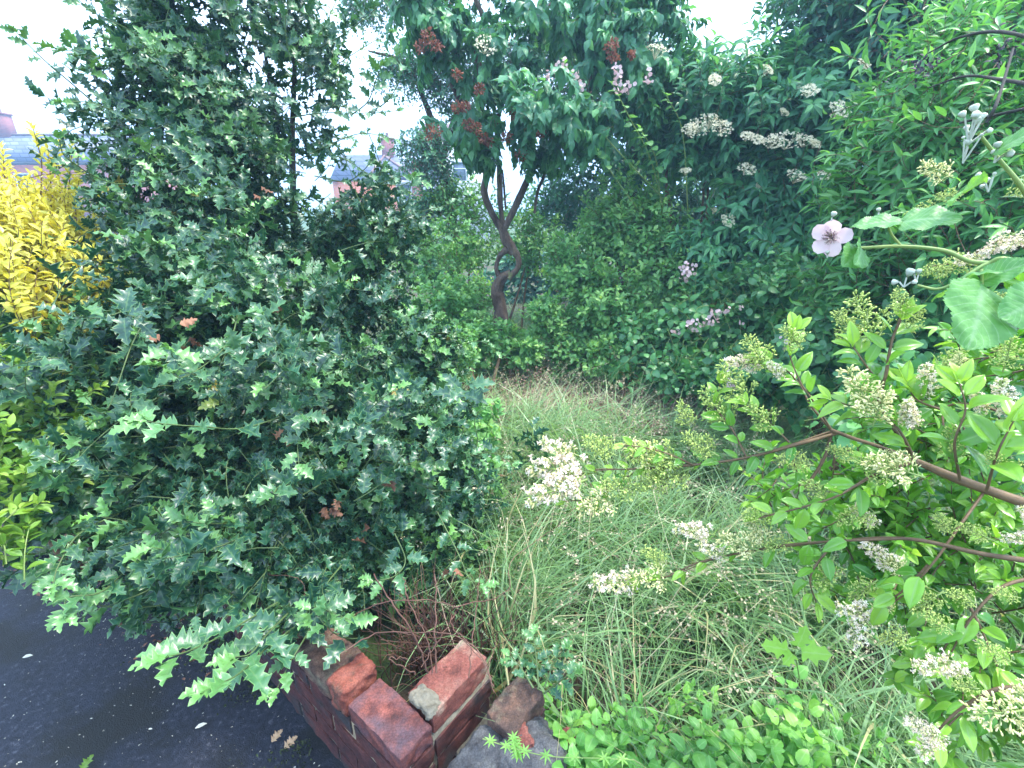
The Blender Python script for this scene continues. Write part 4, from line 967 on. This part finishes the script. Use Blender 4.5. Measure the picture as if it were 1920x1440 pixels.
tag(g2.build('dry_grass', M['straw'], origin=(0, 0, 0)), 'bleached straw coloured dead grass in the middle of the garden', 'grass', kind='stuff')
g3 = MB()
Q = blades(g3, 1000, (-.6, 3.0, 1.0, 4.4), .50, .0020, .7, rbase=.2)
for k in range(26):                     # seed heads strung along the upper part of each stalk
    s = 4 + (k / 26) * 1.95; i = int(s); u = s - i; p = Q[:, i] * (1 - u) + Q[:, i + 1] * u
    d = rnd_unit(len(p)) * [1, 1, .6] + [0, 0, -.1]; q = p + d * (.028 * (1.1 - k / 30) * rng.random((len(p), 1)))
    g3.inst([CRUMB], q, d, rnd_unit(len(p)), .0085 * rng.uniform(.6, 1.4, len(p)))
tag(g3.build('seeding_grass', M['seed'], origin=(0, 0, 0)), 'feathery pale grass seed heads standing above the long grass', 'grass', kind='stuff')

# ------------------------------------------------------------------ leafy weeds at the bottom, each its own plant
def weed(a_, b_, c, n, size, ts, h=.16, spread=.13, S=5):
    c = np.asarray(c); th = rng.uniform(0, 6.28, n); q = np.sqrt(rng.random(n)) * spread
    tips = c + np.stack([q * np.cos(th), q * np.sin(th), h * rng.uniform(.5, 1.15, n)], -1)
    g = nrm(tips - c + [0, 0, .02]); ln = np.linalg.norm(tips - c, axis=1)
    shoots(a_, b_, ts, tips, g, ln.mean() * .9, S, size, opp=True, div=1.25, upn=1.5, twr=.0014, yng=(.4, 1.0, .9), petiole=.35)


spots = [(1050, 1420, .2), (1110, 1385, .22), (1180, 1350, .2), (1090, 1440, .25), (1240, 1400, .24), (1300, 1440, .25), (1330, 1360, .24), (1400, 1410, .26), (1430, 1330, .22), (1490, 1400, .26), (1520, 1330, .24), (1560, 1420, .26),
         (1200, 1440, .25), (1380, 1300, .2), (1460, 1450, .28), (1610, 1380, .24), (1280, 1330, .2), (1150, 1430, .24), (1350, 1460, .28), (1580, 1310, .2), (1040, 1395, .18), (1210, 1365, .24), (1450, 1365, .28), (1130, 1410, .27)]
spots = [q for q in spots if q[1] > 1335]
g4, g5 = MB(), MB()
for k, (px, py, z) in enumerate(spots):
    rd = (k % 3 > 0) if px < 1250 else (k % 3 == 0); c = PZ(px, py, z + .03); c[2] = max(.05, z - .15)
    m = (g4 if rd else g5); weed(m, m, c, 9, (.038 if rd else .046) * rng.uniform(.85, 1.15), OVALF if rd else BRAMS, h=.24)
tag(g4.build('ground_cover', M['weed'], origin=(0, 0, 0)), 'round bright green weed leaves along the bottom edge beside the rubble', 'weeds', kind='stuff')
tag(g5.build('ground_cover', M['weed'], origin=(0, 0, 0)), 'toothed bright green weed leaves along the bottom edge right of the round ones', 'weeds', kind='stuff')
t = thing('young_maple', 'lone seedling with lobed yellow green leaves held above the grass', 'plant', PZ(1490, 1280, .1)); a_, b_ = MB(), MB()
c = P(1490, 1222, 1.36)
b_.tubes(np.array([np.linspace(PZ(1510, 1330, .06), c, 5)]), .0025, .0015, 5)
for (tx, ty), s in (((1512, 1180), .050), ((1438, 1210), .054), ((1545, 1225), .058), ((1475, 1240), .036)):
    tip = P(tx, ty, 1.34); a_.inst(LOBED, (c + (tip - c) * .25)[None], (tip - c)[None], np.array([[.1, -.5, .9]]), s, np.array([.8]), np.array([.9]), 1.1)
a_.build('leaves', leafmat('lobed leaf', (.22, .46, .05), (.34, .60, .09), vein=(.4, .6, .2), rough=.45, trans=.4), t); b_.build('stem', M['cane'], t)
# trailing goosegrass over the rubble
t = thing('goosegrass', 'thin trailing goosegrass with starry leaf whorls across the grey rubble', 'plant', P(1000, 1405, 1.35)); a_, b_ = MB(), MB()
for pts in ([(905, 1385, 1.30), (960, 1402, 1.28), (1030, 1418, 1.27), (1130, 1422, 1.27), (1190, 1425, 1.28)], [(962, 1380, 1.29), (968, 1402, 1.28), (972, 1420, 1.28)]):
    Pts = np.array([P(*p) for p in pts]); tt = np.linspace(0, len(Pts) - 1, 30); Q = np.stack([smooth(Pts[:, c], tt) for c in range(3)], -1); b_.tubes(Q, .0012, .0008, 4)
    for i in range(2, 28, 4):
        for k in range(7):
            a = k / 7 * 6.28; a_.inst(LANCE, Q[i][None], np.array([[math.cos(a), math.sin(a), .25]]), np.array([[0, 0, 1.]]), .016, None, np.array([.5]))
a_.build('leaves', M['weed'], t); b_.build('stem', M['cane'], t)

# ------------------------------------------------------------------ dead canes behind the bricks
t = thing('dead_canes', 'tangle of dry reddish dead stems standing behind the broken bricks', 'dead plant', PZ(830, 1250, .06))
mb = MB()
for pts, r0 in (([(802, 1262, 1.5), (778, 1195, 1.45), (742, 1140, 1.4), (700, 1078, 1.4)], .0045), ([(818, 1262, 1.5), (815, 1200, 1.48), (818, 1130, 1.5), (815, 1078, 1.5)], .0045), ([(812, 1262, 1.48), (800, 1200, 1.46), (766, 1125, 1.5), (756, 1085, 1.52)], .003),
                ([(640, 1225, 1.5), (700, 1190, 1.48), (780, 1186, 1.46), (850, 1190, 1.46), (905, 1240, 1.46), (925, 1300, 1.42)], .003), ([(880, 1270, 1.45), (885, 1200, 1.5), (895, 1120, 1.55), (900, 1060, 1.6)], .003),
                ([(925, 1290, 1.42), (900, 1225, 1.42), (850, 1180, 1.45), (845, 1150, 1.5)], .003), ([(780, 1262, 1.45), (730, 1236, 1.4), (765, 1235, 1.42)], .003), ([(850, 1140, 1.5), (950, 1110, 1.6), (960, 1050, 1.7), (1040, 990, 1.9), (1080, 950, 2.0)], .0025),
                ([(620, 1190, 1.6), (700, 1135, 1.5), (800, 1125, 1.5), (860, 1140, 1.5)], .003), ([(855, 1150, 1.5), (790, 1250, 1.45)], .0025), ([(905, 1290, 1.4), (925, 1220, 1.42), (932, 1190, 1.42)], .002), ([(450, 1045, 1.75), (500, 1075, 1.7), (560, 1085, 1.65), (575, 1130, 1.6)], .0025)):
    Pts = np.array([P(*p) for p in pts]); tt = np.linspace(0, len(Pts) - 1, 24); Q = np.stack([smooth(Pts[:, c], tt) for c in range(3)], -1); mb.tubes(Q + rng.normal(0, .0016, Q.shape), r0 * .62, r0 * .4, 6)
N = 240; b0 = np.array([PZ(x, y, .08) for x, y in zip(rng.normal(850, 60, N), rng.normal(1255, 22, N))]); az = rng.uniform(0, 6.28, N); hh = rng.uniform(.12, .42, N); le = rng.uniform(.05, .7, N)
s = np.linspace(0, 1, 7)[None, :, None]; dr = np.stack([np.cos(az), np.sin(az), 0 * az], -1)[:, None]
Q = b0[:, None] + dr * (hh * le)[:, None, None] * s ** 1.4 + np.array([0, 0, 1.]) * hh[:, None, None] * (s - .35 * le[:, None, None] * s ** 2.5) + rng.normal(0, .006, (N, 7, 3))
mb.tubes(Q, .0021, .0009, 4); mb.build('stems', M['deadcane'], t)

# ------------------------------------------------------------------ privet in the foreground
priv = thing('privet_bush', 'privet bush arching in from the right with cream and green flower sprays', 'bush', (1.25, .55, .05))
pl, pt = MB(), MB()
limbs = [([(2050, 990, .95), (1920, 943, .88), (1800, 900, .86), (1718, 865, .86)], [0.0081, 0.0071, 0.0059, 0.0048]),
         ([(1718, 865, .86), (1650, 838, .88), (1600, 822, .9), (1558, 806, .92)], [0.0036, 0.0031, 0.0029, 0.0026]),
         ([(1570, 812, .92), (1500, 832, .9), (1400, 858, .9), (1300, 872, .92), (1200, 880, .95), (1120, 880, .97), (1075, 892, .98)], [0.0027, 0.0026, 0.0021, 0.0018, 0.0014, 0.0013, 0.0009]),
         ([(1560, 808, .92), (1520, 760, .92), (1500, 722, .93), (1470, 690, .94)], [0.0021, 0.0019, 0.0014, 0.0009]),
         ([(1720, 865, .86), (1650, 760, .85), (1662, 700, .84), (1672, 640, .84), (1690, 590, .84), (1694, 560, .84)], [0.0029, 0.0024, 0.0021, 0.0019, 0.0014, 0.0009]),
         ([(1718, 865, .86), (1640, 890, .84), (1570, 930, .82), (1490, 955, .82), (1420, 972, .84)], [0.0026, 0.0021, 0.0017, 0.0014, 0.0009]),
         ([(1560, 808, .92), (1545, 860, .92), (1510, 915, .92)], [0.0026, 0.0024, 0.0021]),
         ([(2000, 1060, .85), (1850, 1040, .8), (1700, 1010, .8), (1560, 1015, .84), (1400, 1035, .88), (1310, 1055, .9), (1240, 1085, .92), (1190, 1090, .93)], [0.0033, 0.0029, 0.0024, 0.0019, 0.0017, 0.0014, 0.0012, 0.0009]),
         ([(1850, 916, .87), (1800, 985, .83), (1750, 1055, .82), (1695, 1115, .84), (1640, 1150, .86)], [0.0019, 0.0017, 0.0014, 0.0012, 0.0009]),
         ([(1960, 1080, .88), (1880, 1100, .85), (1820, 1160, .84), (1780, 1230, .86)], [0.0024, 0.0019, 0.0014, 0.0009]),
         ([(1960, 800, .85), (1830, 760, .85), (1770, 770, .85), (1780, 860, .82)], [0.0019, 0.0017, 0.0014, 0.0012]),
         ([(1990, 560, .8), (1900, 450, .78), (1800, 490, .82), (1740, 500, .85)], [0.0019, 0.0014, 0.0012, 0.0009]),
         ([(1990, 1300, .8), (1880, 1290, .78), (1800, 1330, .8), (1740, 1390, .82)], [0.0024, 0.0019, 0.0014, 0.0009])]
for pts, rr in limbs:
    m = MB(); m.limb([P(*p) for p in pts], rr, 8, .12); m.build('branch', M['privtwig'], priv)
m = MB()
for b in ([(1.25, .55, 0.0), (1.22, .56, .5), P(2050, 990, .95)], [(1.35, .45, 0.0), (1.2, .45, .35), P(1990, 1300, .8)], [(1.28, .58, 0.0), (1.3, .6, .8), P(1990, 560, .8)]): m.limb(b, [.022, .017, .009], 8)
m.build('stem', M['privtwig'], priv)
sprays = [([(1560, 808, .92), (1480, 835, .9), (1400, 858, .9), (1320, 868, .92), (1240, 875, .94), (1160, 880, .96), (1090, 885, .97)], 13, 0.0361),
          ([(1300, 872, .92), (1250, 850, .9), (1200, 838, .9), (1170, 835, .9)], 5, 0.0292), ([(1200, 880, .95), (1140, 915, .95), (1110, 935, .95), (1060, 940, .96)], 5, 0.0292),
          ([(1500, 722, .93), (1470, 690, .93), (1430, 670, .94)], 5, 0.0344), ([(1560, 808, .92), (1520, 745, .9), (1500, 715, .9), (1480, 660, .9), (1490, 620, .9)], 7, 0.0396),
          ([(1650, 760, .85), (1662, 690, .84), (1670, 645, .84), (1690, 600, .84)], 5, 0.0473), ([(1650, 720, .85), (1620, 680, .84), (1600, 650, .84)], 4, 0.0430),
          ([(1400, 858, .9), (1370, 800, .9), (1340, 760, .92), (1350, 720, .92)], 6, 0.0361), ([(1480, 830, .9), (1440, 790, .9), (1400, 760, .9)], 5, 0.0378),
          ([(1700, 1010, .8), (1560, 1015, .82), (1450, 1025, .86), (1340, 1048, .9), (1270, 1075, .9), (1200, 1092, .92)], 8, 0.0378),
          ([(1640, 890, .84), (1570, 930, .82), (1490, 955, .82), (1430, 968, .84)], 7, 0.0430), ([(1720, 870, .84), (1680, 800, .82), (1620, 770, .82), (1560, 750, .82)], 6, 0.0430),
          ([(1800, 900, .84), (1790, 830, .8), (1810, 770, .8), (1800, 720, .8)], 6, 0.0447), ([(1850, 920, .82), (1870, 850, .78), (1900, 790, .78)], 5, 0.0473), ([(1740, 1060, .78), (1690, 1110, .8), (1640, 1140, .84)], 5, 0.0387),
          ([(1820, 1160, .84), (1780, 1200, .86), (1760, 1240, .86)], 5, .038), ([(1820, 1140, .85), (1840, 1180, .85), (1870, 1250, .85)], 4, .042), ([(1770, 770, .85), (1720, 750, .85), (1700, 720, .85)], 4, 0.0430),
          ([(1560, 1020, .84), (1520, 1080, .84), (1530, 1130, .86)], 5, 0.0396), ([(1860, 1300, .85), (1810, 1330, .86), (1760, 1380, .86)], 5, .038)]
for pts, n, s in sprays: spray(pl, pt, OVALF, pts, n, s * .9, opp=True, div=.95, upn=.6, twr=.0018, szend=.75, yng=.8)
for (px, py, r, rx, ry, rz, n) in [(1820, 1010, 1.25, .26, .20, .16, 58), (1890, 1160, 1.2, .20, .2, .20, 46), (1660, 930, 1.2, .20, .18, .10, 26), (1860, 800, 1.2, .22, .2, .15, 40), (1910, 1370, 1.15, .14, .2, .14, 24), (1510, 900, 1.15, .14, .14, .06, 12), (1700, 770, 1.2, .13, .14, .07, 12), (1910, 640, 1.2, .15, .16, .14, 18), (1660, 1070, 1.15, .16, .14, .07, 14)]:
    tips, d = blob_tips(P(px, py, r), (rx, ry, rz), n, hole=-.9, rough=.3)
    g = nrm(d + np.array([-.35, .1, .35]) + rng.normal(0, .35, d.shape))
    shoots(pl, pt, OVALF, tips, g, .13, 7, .034, opp=True, div=.95, upn=.6, twr=.0016, yng=(.5, 1, .8), petiole=.08)
pl.build('leaves', M['privet'], priv); pt.build('twigs', M['privtwig'], priv)


def panicle(kind, seed, L=1.0):
    """flower spray of unit length along +Z; kind 0 green buds, 1 cream buds, 2 open florets"""
    global rng
    keep = rng; rng = np.random.default_rng(seed); m = MB(); nb = 11
    m.tubes(np.array([[(0, 0, 0), (.02, 0, .5), (0, .01, 1)]]), .022, .01, 5, rnd=.1, mat=0)
    for k in range(nb):
        z = .10 + .86 * k / nb
        for q in range(3):
            a = k * 1.3 + q * 2.09 + rng.normal(0, .2); ln = ((.34 if kind < 2 else .20) * (1 - z) + .05) * rng.uniform(.75, 1.2)
            e = np.array([math.cos(a) * ln, math.sin(a) * ln, z + ln * .55]); b0 = np.array([0, 0, z])
            m.tubes(np.array([[b0, (b0 + e) / 2 + [0, 0, -.01], e]]), .011, .007, 4, rnd=.1)
            nn = int(2 + ln * (22 if kind < 2 else 17)); tt = rng.uniform(.25, 1, nn); p = b0 + (e - b0) * tt[:, None]
            d = nrm(nrm(e - b0) * .8 + rnd_unit(nn) * .9); s0 = {0: .08, 1: .10, 2: .12}[kind]
            if kind == 2:
                k2 = rng.random(nn) < .6
                m.inst([FLORET], p[k2], d[k2], rnd_unit(k2.sum()), s0 * rng.uniform(.9, 1.5, k2.sum()), mat=2); m.inst([BUD], p[~k2], d[~k2], rnd_unit((~k2).sum()), .11, mat=1)
            else: m.inst([BUD], p + d * .02, d, rnd_unit(nn), s0 * rng.uniform(.7, 1.25, nn), wid=1.0 if kind else 1.35, mat=1)
    rng = keep
    mats = [M['cane'], M['budgreen'] if kind == 0 else M['cream'], M['pinkwhite']]
    o = m.build('flower_panicle', mats, None, origin=(0, 0, 0)); me = o.data; bpy.data.objects.remove(o); return me


PAN = [[panicle(k, 50 + 10 * k + j) for j in range(3)] for k in range(3)]
PLAB = ['green spray of unopened privet buds', 'cream spray of swelling privet buds', 'open pinkish white privet flower spray']


def put_panicle(p, d, L, kind):
    o = bpy.data.objects.new('flower_panicle', PAN[kind][int(rng.integers(3))]); C.objects.link(o); o.parent = priv
    o.location = Vector(p) - priv.location; q = Vector(d).to_track_quat('Z', 'Y'); o.rotation_mode = 'QUATERNION'; o.rotation_quaternion = q; o.scale = (L, L, L); o['label'] = PLAB[kind]


# base px, tip px, distance, kind
pans = [(1095, 885, 978, 878, .96, 2), (1085, 905, 975, 945, .95, 2), (1075, 850, 1010, 818, .97, 2), (1150, 850, 1105, 815, .95, 0), (1230, 868, 1160, 838, .93, 1), (1265, 860, 1180, 850, .93, 0), (1290, 800, 1262, 768, .95, 0), (1290, 880, 1215, 900, .93, 0),
        (1150, 930, 1075, 948, .94, 1), (1190, 915, 1130, 905, .94, 0), (1250, 890, 1190, 905, .93, 0), (1340, 850, 1290, 815, .9, 0), (1370, 790, 1330, 730, .92, 0), (1400, 750, 1350, 690, .92, 0), (1440, 690, 1395, 640, .93, 0), (1430, 680, 1360, 670, .94, 2), (1470, 705, 1440, 680, .9, 2),
        (1500, 650, 1478, 610, .9, 0), (1640, 640, 1590, 565, .86, 0), (1600, 640, 1575, 590, .88, 0), (1690, 590, 1694, 545, .84, 0), (1700, 620, 1725, 590, .86, 0), (1640, 770, 1590, 685, .80, 1), (1640, 790, 1665, 735, .80, 1), (1700, 800, 1690, 750, .82, 2), (1720, 800, 1735, 760, .82, 2),
        (1720, 890, 1625, 855, .78, 1), (1700, 860, 1665, 850, .80, 1), (1740, 740, 1735, 680, .86, 2), (1850, 770, 1840, 730, .84, 2), (1900, 780, 1885, 710, .82, 2), (1330, 1000, 1262, 982, .88, 2), (1360, 1045, 1310, 1025, .87, 2), (1420, 1030, 1350, 1000, .86, 1), (1440, 1020, 1400, 985, .86, 1),
        (1190, 1090, 1105, 1092, .92, 2), (1250, 1085, 1190, 1075, .91, 1), (1250, 1060, 1215, 1030, .92, 0), (1640, 1150, 1560, 1145, .85, 2), (1630, 1150, 1600, 1215, .85, 2), (1670, 1150, 1640, 1130, .85, 1), (1680, 1060, 1625, 1010, .84, 2), (1700, 1070, 1655, 1050, .84, 1), (1640, 990, 1590, 980, .86, 2),
        (1790, 1240, 1710, 1240, .78, 2), (1810, 1250, 1770, 1250, .78, 2), (1760, 1380, 1700, 1350, .80, 2), (1760, 1370, 1735, 1420, .82, 2), (1940, 1330, 1820, 1350, .66, 1), (1960, 1300, 1900, 1300, .68, 1), (1950, 1010, 1890, 1000, .8, 2), (1940, 990, 1925, 960, .8, 2),
        (1900, 440, 1850, 480, .78, 2), (1850, 480, 1800, 495, .80, 2), (1930, 440, 1880, 460, .76, 2), (1820, 480, 1760, 490, .82, 0), (1790, 500, 1740, 515, .84, 0), (1780, 330, 1735, 305, .85, 1), (1760, 385, 1720, 380, .86, 0), (1800, 365, 1770, 360, .86, 0), (1900, 340, 1940, 370, .85, 0),
        (1640, 960, 1575, 965, .84, 0), (1560, 940, 1520, 900, .85, 0), (1600, 860, 1560, 850, .88, 0), (1520, 870, 1470, 850, .9, 0), (1660, 900, 1600, 880, .84, 0), (1450, 800, 1410, 760, .9, 0), (1780, 860, 1790, 810, .82, 0), (1760, 690, 1770, 650, .86, 0), (1880, 690, 1880, 640, .86, 0), (1905, 900, 1930, 860, .8, 0),
        (1760, 1110, 1700, 1120, .82, 0), (1700, 1190, 1660, 1200, .86, 0), (1780, 1180, 1740, 1160, .8, 0), (1830, 1130, 1790, 1120, .8, 0), (1640, 1090, 1600, 1110, .86, 0), (1780, 1000, 1740, 980, .82, 0), (1860, 1010, 1830, 980, .8, 0), (1830, 1290, 1790, 1280, .78, 0), (1900, 1240, 1870, 1210, .76, 0),
        (1450, 975, 1400, 960, .85, 0), (1560, 1050, 1530, 1090, .86, 0), (1480, 1010, 1440, 1015, .86, 0), (1850, 600, 1860, 560, .86, 0), (1800, 690, 1810, 660, .86, 1), (1870, 870, 1840, 850, .8, 0), (1910, 1120, 1880, 1110, .78, 0)]
for bx, by, tx, ty, r, kd in pans:
    a, b = P(bx, by, r), P(tx, ty, r - .01); d = b - a; put_panicle(a - d * .15, d + rng.normal(0, .006, 3), np.linalg.norm(d) * (1.0 if kd else 1.15) + .010, kd)
    if rng.random() < .5: pass

# ------------------------------------------------------------------ foreground bramble
bram = thing('bramble_cane', 'arching bramble with big toothed leaves and a pale pink flower above the privet', 'bramble', (1.05, .35, .05))
for pts, rr in (([(2010, 540, .66), (1900, 500, .60), (1820, 490, .58), (1770, 470, .57), (1690, 462, .56), (1612, 465, .55)], [.0035, .0032, .003, .0026, .0022, .0018]),
                ([(1690, 462, .56), (1672, 440, .56), (1662, 415, .555)], [.0016, .0014, .0013]),
                ([(2010, 540, .66), (1940, 400, .60), (1915, 350, .58), (1870, 295, .57), (1835, 250, .56)], [.0035, .003, .0028, .0022, .0018]),
                ([(2010, 560, .64), (1900, 490, .55), (1850, 495, .54), (1800, 525, .53), (1760, 542, .53), (1720, 535, .53)], [.003, .0026, .0022, .002, .0017, .0014]),
                ([(1840, 505, .53), (1842, 540, .525), (1845, 570, .52)], [.0016, .0014, .0012]),
                ([(1.05, .35, .0), (1.02, .38, .7), P(2010, 540, .66)], [.007, .006, .0036])):
    m = MB(); m.limb([P(*p) if not isinstance(p, np.ndarray) and len(p) == 3 and p[0] > 10 else np.asarray(p, float) for p in pts], [q * .72 for q in rr], 8, .1); m.build('cane', M['cane'], bram)
BF = [leaf_fine(47, w, .42, f, d, serr=.030, cross=8, wave=.09, veins=1.5) for w, f, d in ((.30, .12, .15), (.36, .08, .2), (.33, .22, .25))]
def leaflet(bx, by, r0, tx, ty, r1, nr, wid=1.0, k=0, rv=.5, yg=.3):
    a, b = P(bx, by, r0), P(tx, ty, r1); m = MB(); m.inst([BF[k]], a[None], (b - a)[None], np.array([nr], float), np.linalg.norm(b - a), np.array([rv]), np.array([yg]), wid); m.build('leaflet', M['bramble'], bram)
leaflet(1695, 414, .55, 1598, 414, .54, (0, -.45, .9), 1.0, 0, .35)
leaflet(1680, 418, .55, 1802, 392, .54, (-.1, -.55, .8), 1.15, 1, .35)
leaflet(1845, 340, .56, 1768, 366, .53, (-.3, .7, .7), .9, 2, .9, 1)
leaflet(1860, 288, .56, 1960, 225, .55, (-.3, -.5, .8), 1.0, 0, .25)
leaflet(1842, 530, .52, 1848, 642, .48, (0, -.9, .35), 1.35, 1, .6, .4)
leaflet(1835, 530, .53, 1935, 480, .52, (-.1, -.6, .7), .9, 2, .3)
leaflet(1830, 525, .53, 1735, 552, .50, (.3, .6, .6), .8, 0, .9, 1)
leaflet(1960, 560, .53, 1895, 590, .5, (.0, -.8, .5), 1.4, 1, .5)
leaflet(1800, 520, .53, 1880, 500, .52, (0, -.4, .9), .7, 0, .3)
leaflet(1612, 468, .545, 1595, 490, .52, (.3, -.5, .6), 1.4, 2, .4)
leaflet(1614, 462, .545, 1622, 490, .52, (.5, -.7, .3), 1.4, 2, .3)
m = MB(); c = P(1560, 446, .545); nr = nrm(CAM - c + np.array([-.12, 0, .05])); m.inst([flower(5, .40, .56, .22)], c[None], nrm(np.cross(nr, [[.3, .2, 1]])), nr[None], .031, np.array([.6]))
fl = m.build('flower', M['petal'], bram)
m = MB(); n = 46; d = rnd_unit(n) * .006; m.tubes(np.stack([np.broadcast_to(c, (n, 3)), c + d * .6 + nr * .004, c + d + nr * .008], 1), .0003, .0003, 3); m.inst([BUD], c + d + nr * .008, rnd_unit(n), rnd_unit(n), .0018, wid=2.0)
o = m.build('stamens', M['stamen'], None, origin=bram.location); o.parent = fl; o.location = (0, 0, 0)


def budclump(px, py, r, n, s, spread):
    m = MB(); c = P(px, py, r); p = c + rnd_unit(n) * spread * rng.random((n, 1)) ** .4; p[0] = c
    m.inst([budt(.5)], p, nrm(rnd_unit(n) * .5 + nrm(p - c + [1e-4, 0, 1e-3]) + [-.2, 0, .5]), rnd_unit(n), s * .46 * rng.uniform(.55, 1.3, n), wid=1.0); 
    m.tubes(np.linspace(np.broadcast_to(c - [0, 0, spread * 1.2], (n, 3)), p, 4).transpose(1, 0, 2), .0008, .0008, 4, rnd=.5)
    m.build('flower_bud', M['downy'], bram)


for a in ((1826, 236, .56, 9, .013, .011), (1815, 275, .56, 4, .011, .010), (1872, 280, .56, 4, .011, .008), (1863, 330, .57, 4, .011, .010), (1700, 520, .53, 3, .014, .007), (1722, 515, .53, 2, .011, .005), (1560, 408, .54, 1, .014, .002), (1552, 478, .54, 1, .012, .002), (1648, 398, .58, 2, .012, .006)): budclump(*a)

shrub('nettle_patch', 'pale green nettles and tall weeds along the right edge of the holly', 'plant', M['hedge'], M['cane'], BRAMS,
      [(860, 640, 3.6, .20, .3, .22, 60), (890, 780, 2.7, .12, .25, .16, 36), (905, 900, 2.3, .08, .2, .12, 18), (840, 560, 4.2, .3, .3, .22, 70), (935, 640, 4.0, .20, .15, .18, 70), (985, 650, 4.0, .16, .15, .12, 40)], .050, .20, 8, up=1.4, opp=True, bs=dict(hole=-.3))
# a dark dead bramble stem crossing the willow leaved shrub
t = thing('dead_bramble_branch', 'bare dark dead branch with shrivelled leaves crossing the top right shrub', 'dead plant', P(1850, 150, 2.5)); m = MB(); m2 = MB()
for pts, r0 in (([(1990, 90, 2.3), (1880, 60 , 2.4), (1800, 70, 2.5), (1740, 100, 2.6)], .006), ([(2000, 170, 2.2), (1880, 150, 2.4), (1810, 143, 2.5), (1740, 165, 2.6)], .006), ([(1990, 190, 2.0), (1870, 215, 2.1), (1800, 230, 2.2)], .005), ([(1850, 230, 2.1), (1870, 190, 2.1), (1900, 90, 2.3)], .005)):
    Q = [P(*p) for p in pts]; m.limb(Q, [r0, r0 * .9, r0 * .7, r0 * .4][:len(Q)], 7)
for px, py in ((1725, 125), (1745, 112), (1710, 138), (1880, 100), (1895, 75)):
    m2.inst([CRUMB], P(px, py, 2.55) + rng.normal(0, .03, (26, 3)) * [1.4, 1, .8], rnd_unit(26), rnd_unit(26), rng.uniform(.008, .026, 26), wid=.7)
m.build('branch', M['hollybark'], t); m2.build('dead_leaves', leafmat('blackened leaf', (.03, .025, .035), (.07, .055, .06), rough=.8, trans=0), t)

# ------------------------------------------------------------------ litter on the tarmac
mb = MB(); N = 1200
px = np.concatenate([rng.uniform(-50, 640, 420), rng.normal(230, 60, 380), rng.normal(330, 70, 400)]); py = np.concatenate([rng.uniform(1060, 1440, 420), rng.normal(1130, 30, 380), rng.normal(1190, 60, 400)])
p = np.array([PZ(x, y, .007) for x, y in zip(px, py)]); p = p[wallside(p[:, 0], p[:, 1]) < -.02]; N = len(p)
mb.inst([CRUMB], p, rnd_unit(N) * [1, 1, .1], np.array([0, 0, 1.]) + rnd_unit(N) * .3, .0075 * rng.uniform(.15, 1.0, N) ** 1.9, wid=.6)
tag(mb.build('pale_litter', M['speck'], origin=(0, 0, 0)), 'scattered pale petals and grit on the dark tarmac', 'litter', kind='stuff')
mb = MB()
px = np.concatenate([rng.normal(150, 90, 260), rng.normal(310, 60, 50)]); py = np.concatenate([rng.normal(1080, 14, 260), rng.normal(1210, 40, 50)]); p = np.array([PZ(x, y, .008) for x, y in zip(px, py)]); p = p[wallside(p[:, 0], p[:, 1]) < -.02]; N = len(p)
mb.inst([CRUMB] + OVAL, p, rnd_unit(N) * [1, 1, .1], np.array([0, 0, 1.]) + rnd_unit(N) * .5, .022 * rng.uniform(.2, 1.2, N))
tag(mb.build('leaf_litter', M['browndead'], origin=(0, 0, 0)), 'brown rotting leaves swept under the holly on the tarmac', 'litter', kind='stuff')
mb = MB(); N = 5200; u = rng.uniform(0, 2.4, N); w = -np.abs(rng.normal(0, .035 + .05 * (u > .3), N)) - .004
pm = O + U * u[:, None] + W * w[:, None] + np.array([0, 0, 1.]) * rng.uniform(.003, .012, N)[:, None]; km = (noise(pm, 9.0) > -.25) & (u > .02)
mb.inst([CRUMB], pm[km], rnd_unit(km.sum()) * [1, 1, .4] + [0, 0, .3], rnd_unit(km.sum()), .007 * rng.uniform(.4, 1.6, km.sum()))
tag(mb.build('moss', noisemat('moss', [(.3, (.02, .03, .012)), (.6, (.06, .075, .03)), (.8, (.12, .09, .06))], 60, .95, bump=0), origin=(0, 0, 0)), 'dark moss and soil gathered along the foot of the brick wall', 'moss', kind='stuff')
for px, py, s, az, mt, lab in ((520, 1380, .042, 1.1, 'deadleaf', 'curled tan dead holly leaf, left one of the pair beside the wall foot'), (546, 1392, .045, .9, 'deadleaf', 'curled tan dead holly leaf, right one of the pair beside the wall foot'),
                               (52, 1231, .034, .3, 'speck', 'small pale leaf lying alone on the tarmac near the left edge'), (165, 1430, .045, 1.6, 'lime', 'yellow green holly leaf on the tarmac at the bottom edge'), (282, 1367, .014, 0, 'speck', 'tiny white petal lying on the open tarmac'), (377, 1361, .034, .5, 'speck', 'thin pale straw like leaf lying on the tarmac below the holly spray')):
    mb = MB(); c = PZ(px, py, .012); mb.inst([HOLLY[1]] if s > .04 else [SMALL[0]], (c - np.array([math.cos(az), math.sin(az), 0]) * s / 2)[None], np.array([[math.cos(az), math.sin(az), .1]]), np.array([[.1, -.2, 1.]]), s, np.array([.6]), None, 1.0 if s > .04 else .7)
    tag(mb.build('fallen_leaf' if s > .02 else 'fallen_petal', M[mt]), lab, 'leaf')
print('verts', sum(len(o.data.vertices) for o in C.objects if o.type == 'MESH'))
